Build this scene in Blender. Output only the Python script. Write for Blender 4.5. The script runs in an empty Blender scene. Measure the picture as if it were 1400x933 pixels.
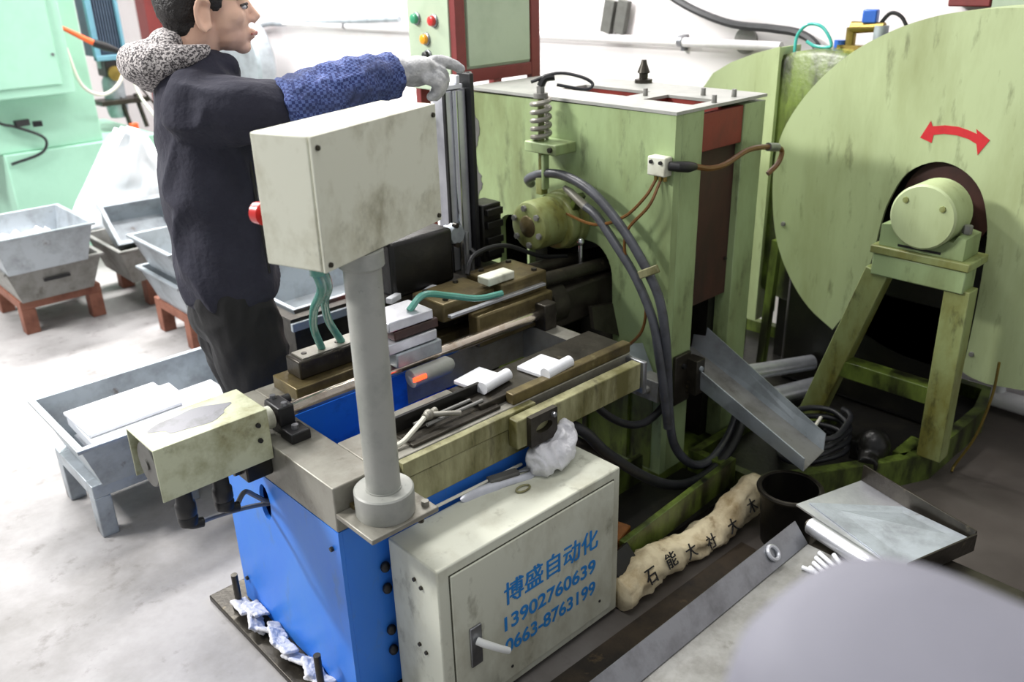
import bpy, bmesh, math, random
from mathutils import Vector, Matrix, noise
random.seed(7)
SC = bpy.context.scene
COL = SC.collection

# ---------------------------------------------------------------- camera
YAW, PITCH, ROLL = math.radians(47.540), math.radians(23.555), math.radians(-1.5795)
CAMZ = 1.62
fw = Vector((math.cos(YAW)*math.cos(PITCH), math.sin(YAW)*math.cos(PITCH), -math.sin(PITCH)))
rt = Vector((math.sin(YAW), -math.cos(YAW), 0)); up = rt.cross(fw)
r2 = rt*math.cos(ROLL)+up*math.sin(ROLL); u2 = -rt*math.sin(ROLL)+up*math.cos(ROLL)
cd = bpy.data.cameras.new('camera'); cam = bpy.data.objects.new('camera', cd); COL.objects.link(cam)
cam.matrix_world = Matrix(((r2.x, u2.x, -fw.x, 0), (r2.y, u2.y, -fw.y, 0), (r2.z, u2.z, -fw.z, CAMZ), (0, 0, 0, 1)))
cd.sensor_width = 36; cd.lens = 1200.55/1400*36; cd.clip_start = 0.02
cd.dof.use_dof = True; cd.dof.focus_distance = 2.1; cd.dof.aperture_fstop = 3.2
SC.camera = cam

# ---------------------------------------------------------------- light
W = bpy.data.worlds.new('world'); SC.world = W; W.use_nodes = True
W.node_tree.nodes['Background'].inputs[0].default_value = (0.93, 0.96, 1.0, 1)
W.node_tree.nodes['Background'].inputs[1].default_value = 0.27
def area(name, loc, target, sx, sy, power, color=(1, .98, .96)):
    l = bpy.data.lights.new(name, 'AREA'); l.shape = 'RECTANGLE'; l.size = sx; l.size_y = sy; l.energy = power; l.color = color
    o = bpy.data.objects.new(name, l); COL.objects.link(o); o.location = loc
    o.rotation_euler = (Vector(target)-Vector(loc)).to_track_quat('-Z', 'Y').to_euler(); return o
area('ceiling_lamp', (-1.6, 4.3, 3.7), (1.2, 2.0, .5), 1.3, .35, 165)
area('ceiling_lamp', (1.4, 5.6, 3.8), (1.4, 5.2, 0), 2.4, .5, 215)
area('ceiling_lamp', (2.2, 3.0, 3.9), (2.2, 2.6, 0), 2.0, .4, 62)
area('ceiling_lamp', (0.6, 0.6, 3.9), (1.0, 1.0, 0), 2.0, .4, 18)  # weak overhead fill light, added to lift the near side
SC.view_settings.view_transform = 'Standard'; SC.view_settings.look = 'None'
SC.view_settings.gamma = 1; SC.view_settings.use_curve_mapping = False
SC.view_settings.exposure = 0.72

# ---------------------------------------------------------------- materials
def lin(c):
    return tuple((v/255/12.92 if v/255 <= .04045 else ((v/255+.055)/1.055)**2.4) for v in c)+(1,)
MATS = {}
def mat(name, rgb, rough=.5, metal=0., grime=None, gs=6., lo=.5, hi=.75, bump=.05, bs=60., streak=0., grime2=None, gs2=20., lo2=.55, hi2=.75, trans=0., emit=0.):
    m = bpy.data.materials.new(name); m.use_nodes = True; nt = m.node_tree; N = nt.nodes; L = nt.links
    b = N['Principled BSDF']; b.inputs['Roughness'].default_value = rough; b.inputs['Metallic'].default_value = metal
    b.inputs['Base Color'].default_value = lin(rgb)
    tc = N.new('ShaderNodeTexCoord'); mp = N.new('ShaderNodeMapping'); L.new(tc.outputs['Object'], mp.inputs['Vector'])
    if streak: mp.inputs['Scale'].default_value = (1, 1, streak)
    last = None
    def layer(colr, scale, a, z, prev):
        n = N.new('ShaderNodeTexNoise'); n.inputs['Scale'].default_value = scale; n.inputs['Detail'].default_value = 6; n.inputs['Roughness'].default_value = .65
        L.new(mp.outputs['Vector'], n.inputs['Vector'])
        r = N.new('ShaderNodeMapRange'); r.inputs['From Min'].default_value = a; r.inputs['From Max'].default_value = z
        L.new(n.outputs['Fac'], r.inputs['Value'])
        x = N.new('ShaderNodeMix'); x.data_type = 'RGBA'
        L.new(r.outputs['Result'], x.inputs['Factor'])
        if prev is None: x.inputs['A'].default_value = lin(rgb)
        else: L.new(prev, x.inputs['A'])
        x.inputs['B'].default_value = lin(colr)
        return x.outputs['Result']
    if grime: last = layer(grime, gs, lo, hi, last)
    if grime2: last = layer(grime2, gs2, lo2, hi2, last)
    if last is not None: L.new(last, b.inputs['Base Color'])
    if bump:
        n = N.new('ShaderNodeTexNoise'); n.inputs['Scale'].default_value = bs; n.inputs['Detail'].default_value = 4
        L.new(tc.outputs['Object'], n.inputs['Vector'])
        bp = N.new('ShaderNodeBump'); bp.inputs['Strength'].default_value = bump; bp.inputs['Distance'].default_value = .01
        L.new(n.outputs['Fac'], bp.inputs['Height']); L.new(bp.outputs['Normal'], b.inputs['Normal'])
    if trans: b.inputs['Transmission Weight'].default_value = trans
    if emit:
        b.inputs['Emission Color'].default_value = lin(rgb); b.inputs['Emission Strength'].default_value = emit
    MATS[name] = m
    return m
mat('green', (152, 172, 124), .42, 0, (106, 114, 70), 4, .44, .76, .05, 40, .35, (48, 48, 30), 13, .56, .8)
mat('green_light', (176, 190, 144), .45, 0, (138, 146, 98), 3.5, .46, .8, .04, 40, .25, (84, 86, 56), 24, .58, .84)
mat('green_oily', (104, 122, 52), .3, 0, (34, 36, 20), 7, .38, .62, .1, 40, .35, (20, 20, 14), 15, .5, .7)
mat('green_dirty', (138, 148, 96), .4, 0, (112, 110, 52), 9, .42, .66, .08, 60, .4, (50, 48, 26), 24, .56, .76)
mat('mint', (168, 216, 192), .45, 0, (156, 204, 180), 3, .45, .75, .03)
mat('mint_dark', (128, 170, 148), .5)
mat('cream', (208, 210, 194), .5, 0, (166, 163, 142), 5, .46, .74, .03, 50, .6, (104, 100, 80), 13, .58, .8)
mat('cream_head', (210, 211, 194), .5, 0, (168, 164, 140), 7, .46, .7, .03, 50, .8, (96, 90, 68), 8, .53, .78)
mat('cream_motor', (192, 196, 168), .5, 0, (136, 134, 96), 9, .45, .7, .03, 50, .9, (92, 90, 60), 16, .58, .8)
mat('scuff', (126, 126, 132), .5, .1, (88, 88, 86), 14, .5, .75)
mat('door_seam', (70, 70, 58), .8)
mat('cream_stained', (158, 156, 118), .45, 0, (92, 88, 46), 10, .38, .62, .06, 60, .3, (62, 56, 30), 26, .58, .78)
mat('blue', (52, 126, 230), .4, 0, (66, 136, 226), 5, .4, .7, .03, 50, .5, (84, 126, 186), 14, .58, .8)
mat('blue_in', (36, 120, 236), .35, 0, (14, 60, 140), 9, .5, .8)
mat('table_steel', (150, 148, 138), .42, .35, (122, 118, 108), 9, .4, .7, .06, 120, 1, (84, 74, 62), 20, .6, .82)
mat('pole_paint', (162, 163, 157), .42, .1, (140, 144, 138), 12, .45, .75, .04, 90, 1, (74, 76, 74), 50, .66, .78)
mat('steel', (150, 152, 156), .35, .8, (110, 110, 112), 10, .45, .75, .05, 90)
mat('alum', (206, 208, 214), .35, .75, (172, 174, 182), 8, .45, .75, .05, 60)
mat('alum_white', (226, 228, 232), .45, .15, (196, 198, 206), 10, .45, .8, .05, 60)
mat('chrome', (200, 190, 176), .2, .95, (150, 128, 104), 30, .5, .8, 0)
mat('chrome_rod', (206, 208, 212), .18, .95, None, bump=0)
mat('galv', (170, 178, 184), .45, .5, (130, 134, 138), 9, .45, .75, .08, 60, 1, (98, 80, 62), 14, .64, .8)
mat('galv_dirty', (142, 142, 138), .55, .3, (104, 102, 96), 9, .42, .7, .1, 60, 1, (74, 66, 54), 16, .6, .8)
mat('dark_steel', (64, 60, 52), .38, .55, (38, 34, 28), 12, .4, .7, .1, 60, 1, (104, 96, 76), 22, .62, .8)
mat('brown_steel', (112, 100, 66), .36, .45, (64, 54, 34), 10, .4, .68, .1, 60, 1, (148, 138, 100), 20, .62, .82)
mat('oily_black', (24, 23, 21), .35, .2, (40, 38, 30), 10, .5, .75, .1, 50)
mat('black', (22, 22, 24), .45, 0, bump=.03)
mat('black_rubber', (34, 35, 38), .45, 0, (50, 51, 54), 20, .5, .8, .05)
mat('hose_grey', (74, 76, 82), .38, 0, (48, 48, 50), 18, .45, .75, .06)
mat('cable_grey', (116, 116, 116), .5, 0, bump=.02)
mat('brown_tube', (112, 76, 36), .35, 0, (80, 52, 24), 30, .5, .8, .02)
mat('red_primer', (128, 44, 34), .5, 0, (92, 34, 28), 6, .45, .75, .05, 50, .6, (50, 30, 26), 14, .58, .8)
mat('red_frame', (122, 48, 46), .5, 0, (98, 38, 36), 8, .5, .8, .03)
mat('red_dark', (66, 36, 30), .5, 0, (40, 26, 22), 7, .42, .7, .05, 40, .4)
mat('red_paint', (196, 36, 44), .5, 0, (176, 30, 36), 20, .5, .8, .02)
mat('panel_green', (176, 192, 166), .45, 0, (160, 176, 150), 5, .5, .8, .03)
mat('button_green', (60, 150, 110), .3, 0, bump=0)
mat('button_red', (200, 50, 48), .3, 0, bump=0)
mat('button_orange', (236, 160, 30), .3, 0, bump=0)
mat('led_red', (255, 60, 30), .3, 0, bump=0, emit=3)
mat('white_plastic', (226, 228, 226), .4, 0, bump=.02)
mat('white_cloth', (214, 214, 218), .85, 0, (170, 170, 174), 12, .5, .75, .3, 120, 1, (96, 98, 104), 9, .6, .78)
mat('white_bag', (226, 232, 236), .35, 0, (200, 214, 224), 5, .5, .8, .1, 20)
mat('wood_red', (140, 92, 74), .7, 0, (112, 66, 50), 10, .45, .7, .15, 50, 1, (84, 68, 58), 16, .6, .8)
mat('wood_orange', (134, 84, 36), .45, 0, (88, 52, 22), 12, .45, .7, .1)
mat('sack', (238, 224, 188), .8, 0, (178, 156, 116), 9, .45, .7, .3, 40, 1, (126, 100, 66), 18, .62, .82)
mat('ink', (34, 34, 36), .7, bump=0)
mat('ink_blue', (36, 128, 204), .6, 0, (70, 146, 200), 40, .5, .75, 0)
mat('cardboard', (60, 49, 35), .8, 0, (30, 25, 19), 5, .42, .62, .15, 40, 1, (112, 92, 62), 14, .6, .8)
mat('skin', (230, 186, 162), .5, 0, (236, 194, 168), 20, .4, .7, .03, 150)
mat('lip', (178, 110, 100), .5, 0, bump=0)
mat('hair', (26, 23, 22), .5, 0, (40, 36, 34), 60, .45, .7, .5, 220)
mat('jacket', (36, 36, 50), .9, 0, (44, 45, 58), 14, .45, .75, .35, 60)
mat('trousers', (16, 16, 18), .75, 0, (34, 34, 36), 10, .55, .8, .3, 30)
mat('glove', (208, 208, 208), .85, 0, (140, 142, 144), 12, .42, .66, .3, 160)
mat('glove_dark', (104, 110, 108), .85, 0, (80, 86, 84), 20, .45, .7, .2, 160)
mat('tube_teal', (70, 170, 160), .25, 0, bump=0)
mat('tube_green', (84, 150, 136), .22, 0, (120, 172, 160), 20, .5, .8, .02)
mat('tube_white', (216, 214, 200), .4, 0, bump=0)
mat('orange', (232, 96, 44), .45, 0, bump=0)
mat('blue_frame', (110, 160, 180), .5, 0, (90, 136, 158), 8, .5, .8)
mat('fin_grey', (86, 100, 120), .5, .3, (64, 76, 94), 10, .5, .8)
mat('brass', (150, 130, 70), .35, .8, (100, 84, 44), 14, .5, .8)
mat('valve_blue', (50, 100, 190), .4, 0, bump=0)
mat('pipe_white', (228, 226, 226), .45, 0, (206, 200, 200), 6, .5, .8, .02)
mat('hood_grey', (118, 118, 128), .7, 0, (110, 110, 120), 4, .4, .7, .02)
mat('primer_grey', (92, 92, 88), .6, 0, (76, 74, 70), 20, .45, .7, .05)
mat('wall', (232, 228, 228), .8, 0, (220, 206, 206), 2.2, .5, .8, .15, 14, 1, (196, 184, 184), 9, .66, .84)

def checker_cloth(name, a, b_, scale, wave=False):
    m = mat(name, a, .85, 0, bump=.2, bs=90); nt = m.node_tree; N = nt.nodes; L = nt.links; b = N['Principled BSDF']
    tc = [n for n in N if n.type == 'TEX_COORD'][0]
    c = N.new('ShaderNodeTexChecker'); c.inputs['Scale'].default_value = scale; c.inputs[1].default_value = lin(a); c.inputs[2].default_value = lin(b_)
    L.new(tc.outputs['Object'], c.inputs['Vector'])
    if wave:
        n = N.new('ShaderNodeTexNoise'); n.inputs['Scale'].default_value = 7; n.inputs['Detail'].default_value = 5
        mp = N.new('ShaderNodeMapping'); mp.inputs['Scale'].default_value = (1, 1, 2.5); L.new(tc.outputs['Object'], mp.inputs['Vector']); L.new(mp.outputs['Vector'], n.inputs['Vector'])
        r = N.new('ShaderNodeMapRange'); r.inputs['From Min'].default_value = .42; r.inputs['From Max'].default_value = .66
        L.new(n.outputs['Fac'], r.inputs['Value'])
        x = N.new('ShaderNodeMix'); x.data_type = 'RGBA'; L.new(r.outputs['Result'], x.inputs['Factor'])
        L.new(c.outputs['Color'], x.inputs['A']); x.inputs['B'].default_value = lin((50, 58, 92)); L.new(x.outputs['Result'], b.inputs['Base Color'])
    else: L.new(c.outputs['Color'], b.inputs['Base Color'])
mat('houndstooth', (196, 190, 188), .9, 0, (70, 66, 68), 190, .47, .53, .25, 120)
checker_cloth('plaid', (44, 56, 110), (92, 110, 168), 130, True)

def floor_mat():
    m = mat('floor', (160, 158, 158), .75, 0, (128, 126, 124), 2.6, .42, .68, .12, 30, 1, (100, 96, 92), 11, .58, .8)
    nt = m.node_tree; N = nt.nodes; L = nt.links; b = N['Principled BSDF']
    src = b.inputs['Base Color'].links[0].from_socket
    g = N.new('ShaderNodeNewGeometry'); n = N.new('ShaderNodeTexNoise'); n.inputs['Scale'].default_value = 2.2; n.inputs['Detail'].default_value = 6
    L.new(g.outputs['Position'], n.inputs['Vector'])
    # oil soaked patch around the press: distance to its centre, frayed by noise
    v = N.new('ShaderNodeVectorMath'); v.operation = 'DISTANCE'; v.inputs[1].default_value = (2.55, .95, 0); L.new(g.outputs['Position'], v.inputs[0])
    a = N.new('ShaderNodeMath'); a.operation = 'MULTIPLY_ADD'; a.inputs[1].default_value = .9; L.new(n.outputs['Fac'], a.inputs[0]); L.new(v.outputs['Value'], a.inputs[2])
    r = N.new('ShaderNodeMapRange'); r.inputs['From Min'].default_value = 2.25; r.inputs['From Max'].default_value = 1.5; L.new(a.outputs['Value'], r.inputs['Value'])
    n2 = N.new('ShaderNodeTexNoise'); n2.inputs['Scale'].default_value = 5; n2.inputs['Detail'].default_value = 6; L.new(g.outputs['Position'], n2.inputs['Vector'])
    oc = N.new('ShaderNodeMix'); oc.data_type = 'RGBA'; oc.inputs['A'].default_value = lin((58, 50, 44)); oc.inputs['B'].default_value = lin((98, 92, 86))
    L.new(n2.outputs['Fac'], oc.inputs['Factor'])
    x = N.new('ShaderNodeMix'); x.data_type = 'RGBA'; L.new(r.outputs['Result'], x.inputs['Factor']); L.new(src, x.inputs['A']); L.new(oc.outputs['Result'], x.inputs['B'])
    L.new(x.outputs['Result'], b.inputs['Base Color'])
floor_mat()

# ---------------------------------------------------------------- mesh helpers
def catmull(pts, n=6, closed=False):
    P = [Vector(p) for p in pts]; out = []
    m = len(P)
    for i in range(m if closed else m-1):
        p1 = P[i]; p2 = P[(i+1) % m]
        p0 = P[i-1] if (closed or i > 0) else p1*2-p2
        p3 = P[(i+2) % m] if (closed or i+2 < m) else p2*2-p1
        for k in range(n):
            t = k/n
            out.append(.5*((2*p1)+(p2-p0)*t+(2*p0-5*p1+4*p2-p3)*t*t+(3*p1-p0-3*p2+p3)*t**3))
    if not closed: out.append(P[-1])
    return out
class B:
    def __init__(s): s.bm = bmesh.new()
    def faces(s, vs, fs):
        v = [s.bm.verts.new(p) for p in vs]
        for f in fs:
            try: s.bm.faces.new([v[i] for i in f])
            except ValueError: pass
        return s
    def box(s, x0, x1, y0, y1, z0, z1):
        return s.faces([(x, y, z) for z in (z0, z1) for y in (y0, y1) for x in (x0, x1)],
                       [(0, 2, 3, 1), (4, 5, 7, 6), (0, 1, 5, 4), (2, 6, 7, 3), (0, 4, 6, 2), (1, 3, 7, 5)])
    def obox(s, c, size, rot):
        M = rot if isinstance(rot, Matrix) else Matrix.Rotation(rot, 3, 'Z')
        c = Vector(c); h = Vector(size)/2
        return s.faces([c+M @ Vector((sx*h.x, sy*h.y, sz*h.z)) for sz in (-1, 1) for sy in (-1, 1) for sx in (-1, 1)],
                       [(0, 2, 3, 1), (4, 5, 7, 6), (0, 1, 5, 4), (2, 6, 7, 3), (0, 4, 6, 2), (1, 3, 7, 5)])
    def beam(s, p0, p1, w, h, upv=(0, 0, 1)):
        p0 = Vector(p0); p1 = Vector(p1); d = (p1-p0).normalized(); a = d.cross(Vector(upv)).normalized(); u = a.cross(d)
        vs = [p+a*sx*w/2+u*sz*h/2 for p in (p0, p1) for sz in (-1, 1) for sx in (-1, 1)]
        return s.faces(vs, [(0, 1, 3, 2), (4, 6, 7, 5), (0, 4, 5, 1), (2, 3, 7, 6), (0, 2, 6, 4), (1, 5, 7, 3)])
    def rings(s, R, cap=True, closed=False):
        n = len(R[0]); vs = [p for r in R for p in r]; fs = []
        m = len(R)
        for i in range(m if closed else m-1):
            a = i*n; b = ((i+1) % m)*n
            for k in range(n): fs.append((a+k, a+(k+1) % n, b+(k+1) % n, b+k))
        if cap and not closed: fs += [tuple(range(n))[::-1], tuple(range((m-1)*n, m*n))]
        return s.faces(vs, fs)
    def path(s, P, radii, seg=10, closed=False, cap=True, flat=1.0):
        P = [Vector(p) for p in P]
        if not hasattr(radii, '__len__'): radii = [radii]*len(P)
        R = []; prev = None
        for i, p in enumerate(P):
            if closed: d = (P[(i+1) % len(P)]-P[i-1]).normalized()
            else: d = (P[min(i+1, len(P)-1)]-P[max(i-1, 0)]).normalized()
            if prev is None:
                a = d.orthogonal().normalized()
            else: a = (prev-d*prev.dot(d)).normalized()
            prev = a; b = d.cross(a)
            R.append([p+(a*math.cos(t)+b*math.sin(t)*flat)*radii[i] for t in [2*math.pi*k/seg for k in range(seg)]])
        return s.rings(R, cap, closed)
    def tube(s, pts, r, seg=8, n=6, closed=False): return s.path(catmull(pts, n, closed), r, seg, closed)
    def limb(s, pts, rad, seg=14, n=5):
        P = catmull(pts, n); rr = []
        for i in range(len(rad)-1):
            for k in range(n): rr.append(rad[i]+(rad[i+1]-rad[i])*k/n)
        rr.append(rad[-1]); s.path(P, rr, seg)
        s.ell(pts[0], (rad[0],)*3); s.ell(pts[-1], (rad[-1],)*3); return s
    def cyl(s, p0, p1, r0, r1=None, seg=20): return s.path([p0, p1], [r0, r0 if r1 is None else r1], seg)
    def lathe(s, c, prof, seg=24, axis='z'):
        c = Vector(c); R = []
        for r, h in prof:
            ring = []
            for k in range(seg):
                t = 2*math.pi*k/seg; q = (r*math.cos(t), r*math.sin(t), h)
                if axis == 'x': q = (h, q[0], q[1])
                if axis == 'y': q = (q[1], h, q[0])
                ring.append(c+Vector(q))
            R.append(ring)
        return s.rings(R)
    def ell(s, c, r, seg=16, rot=None):
        c = Vector(c); M = rot or Matrix.Identity(3); R = []
        m = seg//2
        for i in range(1, m):
            a = math.pi*i/m
            R.append([c+M @ Vector((r[0]*math.sin(a)*math.cos(2*math.pi*k/seg), r[1]*math.sin(a)*math.sin(2*math.pi*k/seg), -r[2]*math.cos(a))) for k in range(seg)])
        n = seg; vs = [p for q in R for p in q]+[c+M @ Vector((0, 0, -r[2])), c+M @ Vector((0, 0, r[2]))]; fs = []
        for i in range(len(R)-1):
            for k in range(n): fs.append((i*n+k, i*n+(k+1) % n, (i+1)*n+(k+1) % n, (i+1)*n+k))
        b = len(vs)-2
        for k in range(n):
            fs.append((b, (k+1) % n, k)); fs.append((b+1, (len(R)-1)*n+k, (len(R)-1)*n+(k+1) % n))
        return s.faces(vs, fs)
    def mesh(s, name):
        me = bpy.data.meshes.new(name)
        bmesh.ops.recalc_face_normals(s.bm, faces=s.bm.faces[:]); s.bm.to_mesh(me); s.bm.free(); return me
def curve_plate(name, outer, holes, axis, a0, a1):
    cu = bpy.data.curves.new(name, 'CURVE'); cu.dimensions = '2D'; cu.fill_mode = 'BOTH'; cu.extrude = abs(a1-a0)/2
    for loop in [outer]+holes:
        sp = cu.splines.new('POLY'); sp.points.add(len(loop)-1); sp.use_cyclic_u = True
        for p, q in zip(sp.points, loop): p.co = (q[0], q[1], 0, 1)
    o = bpy.data.objects.new(name, cu); me = bpy.data.meshes.new_from_object(o); bpy.data.objects.remove(o); bpy.data.curves.remove(cu)
    mid = (a0+a1)/2
    for v in me.vertices:
        u, w, t = v.co
        v.co = (mid+t, u, w) if axis == 'x' else ((u, mid-t, w) if axis == 'y' else (u, w, mid+t))
    return me
def text_mesh(name, body, width, height, origin, axis_u, axis_v, bold=0.0, thick=.0008):
    cu = bpy.data.curves.new(name, 'FONT'); cu.body = body; cu.extrude = .5; cu.offset = bold
    o = bpy.data.objects.new(name, cu); me = bpy.data.meshes.new_from_object(o); bpy.data.objects.remove(o); bpy.data.curves.remove(cu)
    xs = [v.co.x for v in me.vertices]; ys = [v.co.y for v in me.vertices]
    U = Vector(axis_u); V = Vector(axis_v); Nn = U.cross(V); O_ = Vector(origin); x0 = min(xs); y0 = min(ys); sx = width/(max(xs)-x0); sy = height/(max(ys)-y0)
    for v in me.vertices: v.co = O_+U*(v.co.x-x0)*sx+V*(v.co.y-y0)*sy+Nn*(v.co.z+.5)*thick
    return me
def thing(name, label, cat, loc=(0, 0, 0), rot=0., group=None, local=False, kind=None):
    o = bpy.data.objects.new(name, None); COL.objects.link(o); o.location = loc; o.rotation_euler = (0, 0, rot); o.empty_display_size = .05
    o['label'] = label; o['category'] = cat
    if group: o['group'] = group
    if kind: o['kind'] = kind
    o['_l'] = 1 if local else 0
    return o
def part(name, b, m, parent=None, bevel=0., smooth=40, label=None, cat=None, group=None, kind=None):
    me = b.mesh(name) if isinstance(b, B) else b
    me.materials.append(MATS[m])
    lo = [min(v.co[i] for v in me.vertices) for i in range(3)]; hi = [max(v.co[i] for v in me.vertices) for i in range(3)]
    c = Vector([(lo[i]+hi[i])/2 for i in range(3)])
    if parent is None: c.z = lo[2]
    me.transform(Matrix.Translation(-c))
    if smooth:
        for p in me.polygons: p.use_smooth = True
        if smooth < 180: me.set_sharp_from_angle(angle=math.radians(smooth))
    o = bpy.data.objects.new(name, me); COL.objects.link(o); o.location = c
    if parent is not None:
        o.parent = parent
        off = Vector((0, 0, 0)); q = parent
        if not ROOTL(parent):
            while q is not None: off += q.location; q = q.parent
        else:
            while q is not None and q.parent is not None: off += q.location; q = q.parent
        o.location = c-off
    if bevel:
        md = o.modifiers.new('bevel', 'BEVEL'); md.width = bevel; md.segments = 2; md.limit_method = 'ANGLE'; md.angle_limit = math.radians(40)
    if label: o['label'] = label
    if cat: o['category'] = cat
    if group: o['group'] = group
    if kind: o['kind'] = kind
    return o
def ROOTL(o):
    while o.parent is not None: o = o.parent
    return o.get('_l', 0) == 1
def blob(name, b, voxel, smooth_it, wr=None, target=None):
    """closed shapes -> one continuous surface (voxel remesh, smoothing, optional folds)"""
    me = b.mesh(name); o = bpy.data.objects.new(name, me); COL.objects.link(o)
    r = o.modifiers.new('r', 'REMESH'); r.mode = 'VOXEL'; r.voxel_size = voxel
    if smooth_it:
        s = o.modifiers.new('s', 'SMOOTH'); s.factor = .5; s.iterations = smooth_it
    dg = bpy.context.evaluated_depsgraph_get(); m2 = bpy.data.meshes.new_from_object(o.evaluated_get(dg))
    bpy.data.objects.remove(o); bpy.data.meshes.remove(me)
    if wr:
        amp, sc, st = wr
        nv = [(v.co.copy(), v.normal.copy()) for v in m2.vertices]
        for v, (c, n) in zip(m2.vertices, nv):
            q = Vector((c.x*sc*st[0], c.y*sc*st[1], c.z*sc*st[2]))
            k = 1-abs(noise.noise(q+Vector((noise.noise(q*.6)*1.2, 0, noise.noise(q*.7+Vector((5, 2, 1)))*1.2))))*2
            v.co = c+n*amp*k
    return m2
def bolts(parent, pts, d, r=.007, h=.006, m='steel', name='bolt'):
    d = Vector(d).normalized(); first = None
    for p in pts:
        p = Vector(p)
        if first is None:
            first = part(name, B().cyl(p, p+d*h, r, r*.9, 8), m, parent); c0 = p
        else:
            o = first.copy(); COL.objects.link(o); o.parent = parent; o.location = first.location+(p-c0)

# ================================================================ SETTING
def structure(o): o['kind'] = 'structure'; return o
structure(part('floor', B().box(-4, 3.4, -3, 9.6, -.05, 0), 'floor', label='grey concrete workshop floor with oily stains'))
structure(part('wall_back', B().box(3.4, 3.55, -3, 9.6, 0, 4.2), 'wall', label='white plastered workshop wall behind the press'))
structure(part('wall_left', B().box(-4, 3.4, 9.6, 9.75, 0, 4.2), 'wall', label='white plastered wall at the far end'))
t = part('steel_column', B().box(3.26, 3.39, 8.2, 8.42, 0, 3.2), 'red_frame', label='dark red steel column behind the worker', cat='column', bevel=.005)

# wall services
pw = thing('wall_pipe', 'white pipe running along the back wall', 'pipe', (3.36, 4, 1.2))
part('pipe_run', B().path([(3.36, 6.0, 1.235), (3.36, 2.0, 1.262)], .02, 10), 'pipe_white', pw)
for y in (5.2, 3.7, 2.5): part('clamp', B().path([(3.36, y-.012, 1.24+.0066*(6-y)), (3.36, y+.012, 1.24+.0066*(6-y))], .026, 10).box(3.37, 3.4, y-.008, y+.008, 1.22, 1.29), 'steel', pw)
pc = part('conduit', B().tube([(3.36, 4.6, 1.30), (3.36, 5.9, 1.235), (3.36, 6.25, 1.22), (3.36, 6.42, 1.16), (3.36, 6.46, 1.0), (3.36, 6.4, .7), (3.36, 6.4, .2)], .018, 8), 'galv', label='grey conduit bending down the wall beside the worker', cat='conduit')
pb_ = part('drum_fan', B().lathe((3.1, 6.15, .98), [(.29, -.06), (.31, -.04), (.31, .06), (.29, .08), (.27, .06), (.27, -.04)], 32, 'x').box(3.08, 3.12, 6.12, 6.18, 0, .68), 'galv', label='grey round metal hoop stand behind the worker', cat='hoop')
part('wall_hose', B().tube([(3.36, 2.75, 1.56), (3.36, 2.53, 1.43), (3.36, 2.27, 1.347), (3.36, 2.05, 1.33), (3.36, 1.92, 1.315), (3.34, 1.83, 1.27), (3.3, 1.80, 1.2)], .017, 8), 'black_rubber', label='black hose sagging along the back wall', cat='hose')
for i, (y, lb) in enumerate([(2.935, 'grey steel slab on the wall pipe, the left one'), (2.852, 'grey steel slab on the wall pipe, the right one')]):
    part('steel_slab', B().obox((3.368, y, 1.355), (.03, .062, .15), Matrix.Rotation(.2, 3, 'X')), 'primer_grey', label=lb, cat='slab', group='steel slabs on the wall pipe', bevel=.003)
part('wall_disc', B().lathe((3.385, 2.19, 1.275), [(.05, 0), (.055, .004), (.055, .015)], 24, 'x'), 'galv_dirty', label='round grey disc fixed to the wall behind the pipe', cat='disc')
rb = thing('wall_box', 'dark red box on the wall above the flywheel guard', 'box', (3.36, 1.28, 1.43))
part('box_body', B().box(3.3, 3.4, 1.2, 1.34, 1.43, 1.8), 'red_frame', rb, bevel=.005); part('box_side', B().box(3.3, 3.4, 1.08, 1.197, 1.425, 1.8), 'panel_green', rb, bevel=.004)
sk = thing('skirting_pipe', 'white pipe along the foot of the back wall', 'pipe', (3.3, .6, 0))
part('pipe_run', B().path([(3.33, 1.9, .05), (3.33, -.9, .05)], .035, 12), 'pipe_white', sk)
part('valve', B().lathe((3.33, .93, .08), [(.02, 0), (.02, .03), (.034, .035), (.034, .06), (.02, .07)], 14), 'white_plastic', sk)

# ================================================================ LEFT BACKGROUND
mm = thing('mint_machine', 'mint green machine with a box base behind the scrap trays', 'machine', (1.6, 5.9, 0))
part('base', B().box(1.28, 2.16, 5.6, 6.5, 0, .67), 'mint', mm, bevel=.008)
part('column', B().box(1.0, 1.84, 5.63, 6.4, .67, 2.1), 'mint', mm, bevel=.008)
part('foot_rail', B().box(1.27, 2.18, 5.585, 5.6, 0, .05), 'mint_dark', mm)
eb = part('electrical_box', B().box(1.15, 1.69, 5.44, 5.63, .985, 2.0), 'mint', mm, bevel=.008)
part('box_door', B().box(1.19, 1.62, 5.425, 5.44, 1.04, 1.95), 'mint', eb, bevel=.004)
part('lock', B().cyl((1.6, 5.425, 1.2), (1.6, 5.415, 1.2), .008), 'steel', eb)
lv = part('lever', B().cyl((1.70, 5.5, 1.33), (1.84, 5.46, 1.24), .011, .017, 10), 'orange', mm, label='orange lever grip')
part('lever_tip', B().path([(1.84, 5.46, 1.24), (1.9, 5.45, 1.215), (2.0, 5.44, 1.17)], [.022, .024, .008], 10), 'black', lv)
part('cable', B().tube([(1.16, 5.58, 1.0), (1.28, 5.57, .86), (1.37, 5.56, .82), (1.5, 5.57, .74), (1.47, 5.58, .66), (1.3, 5.58, .62)], .008, 8), 'black_rubber', mm)
part('plug', B().obox((1.40, 5.565, .84), (.08, .03, .035), .2).obox((1.48, 5.565, .825), (.05, .03, .03), -.2), 'black', mm, bevel=.004)
part('white_tube', B().tube([(1.71, 5.53, 1.22), (1.74, 5.5, 1.02), (1.84, 5.5, .95), (1.95, 5.5, 1.0), (2.03, 5.52, 1.13), (2.1, 5.6, 1.2)], .010, 8), 'tube_white', mm)

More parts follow.
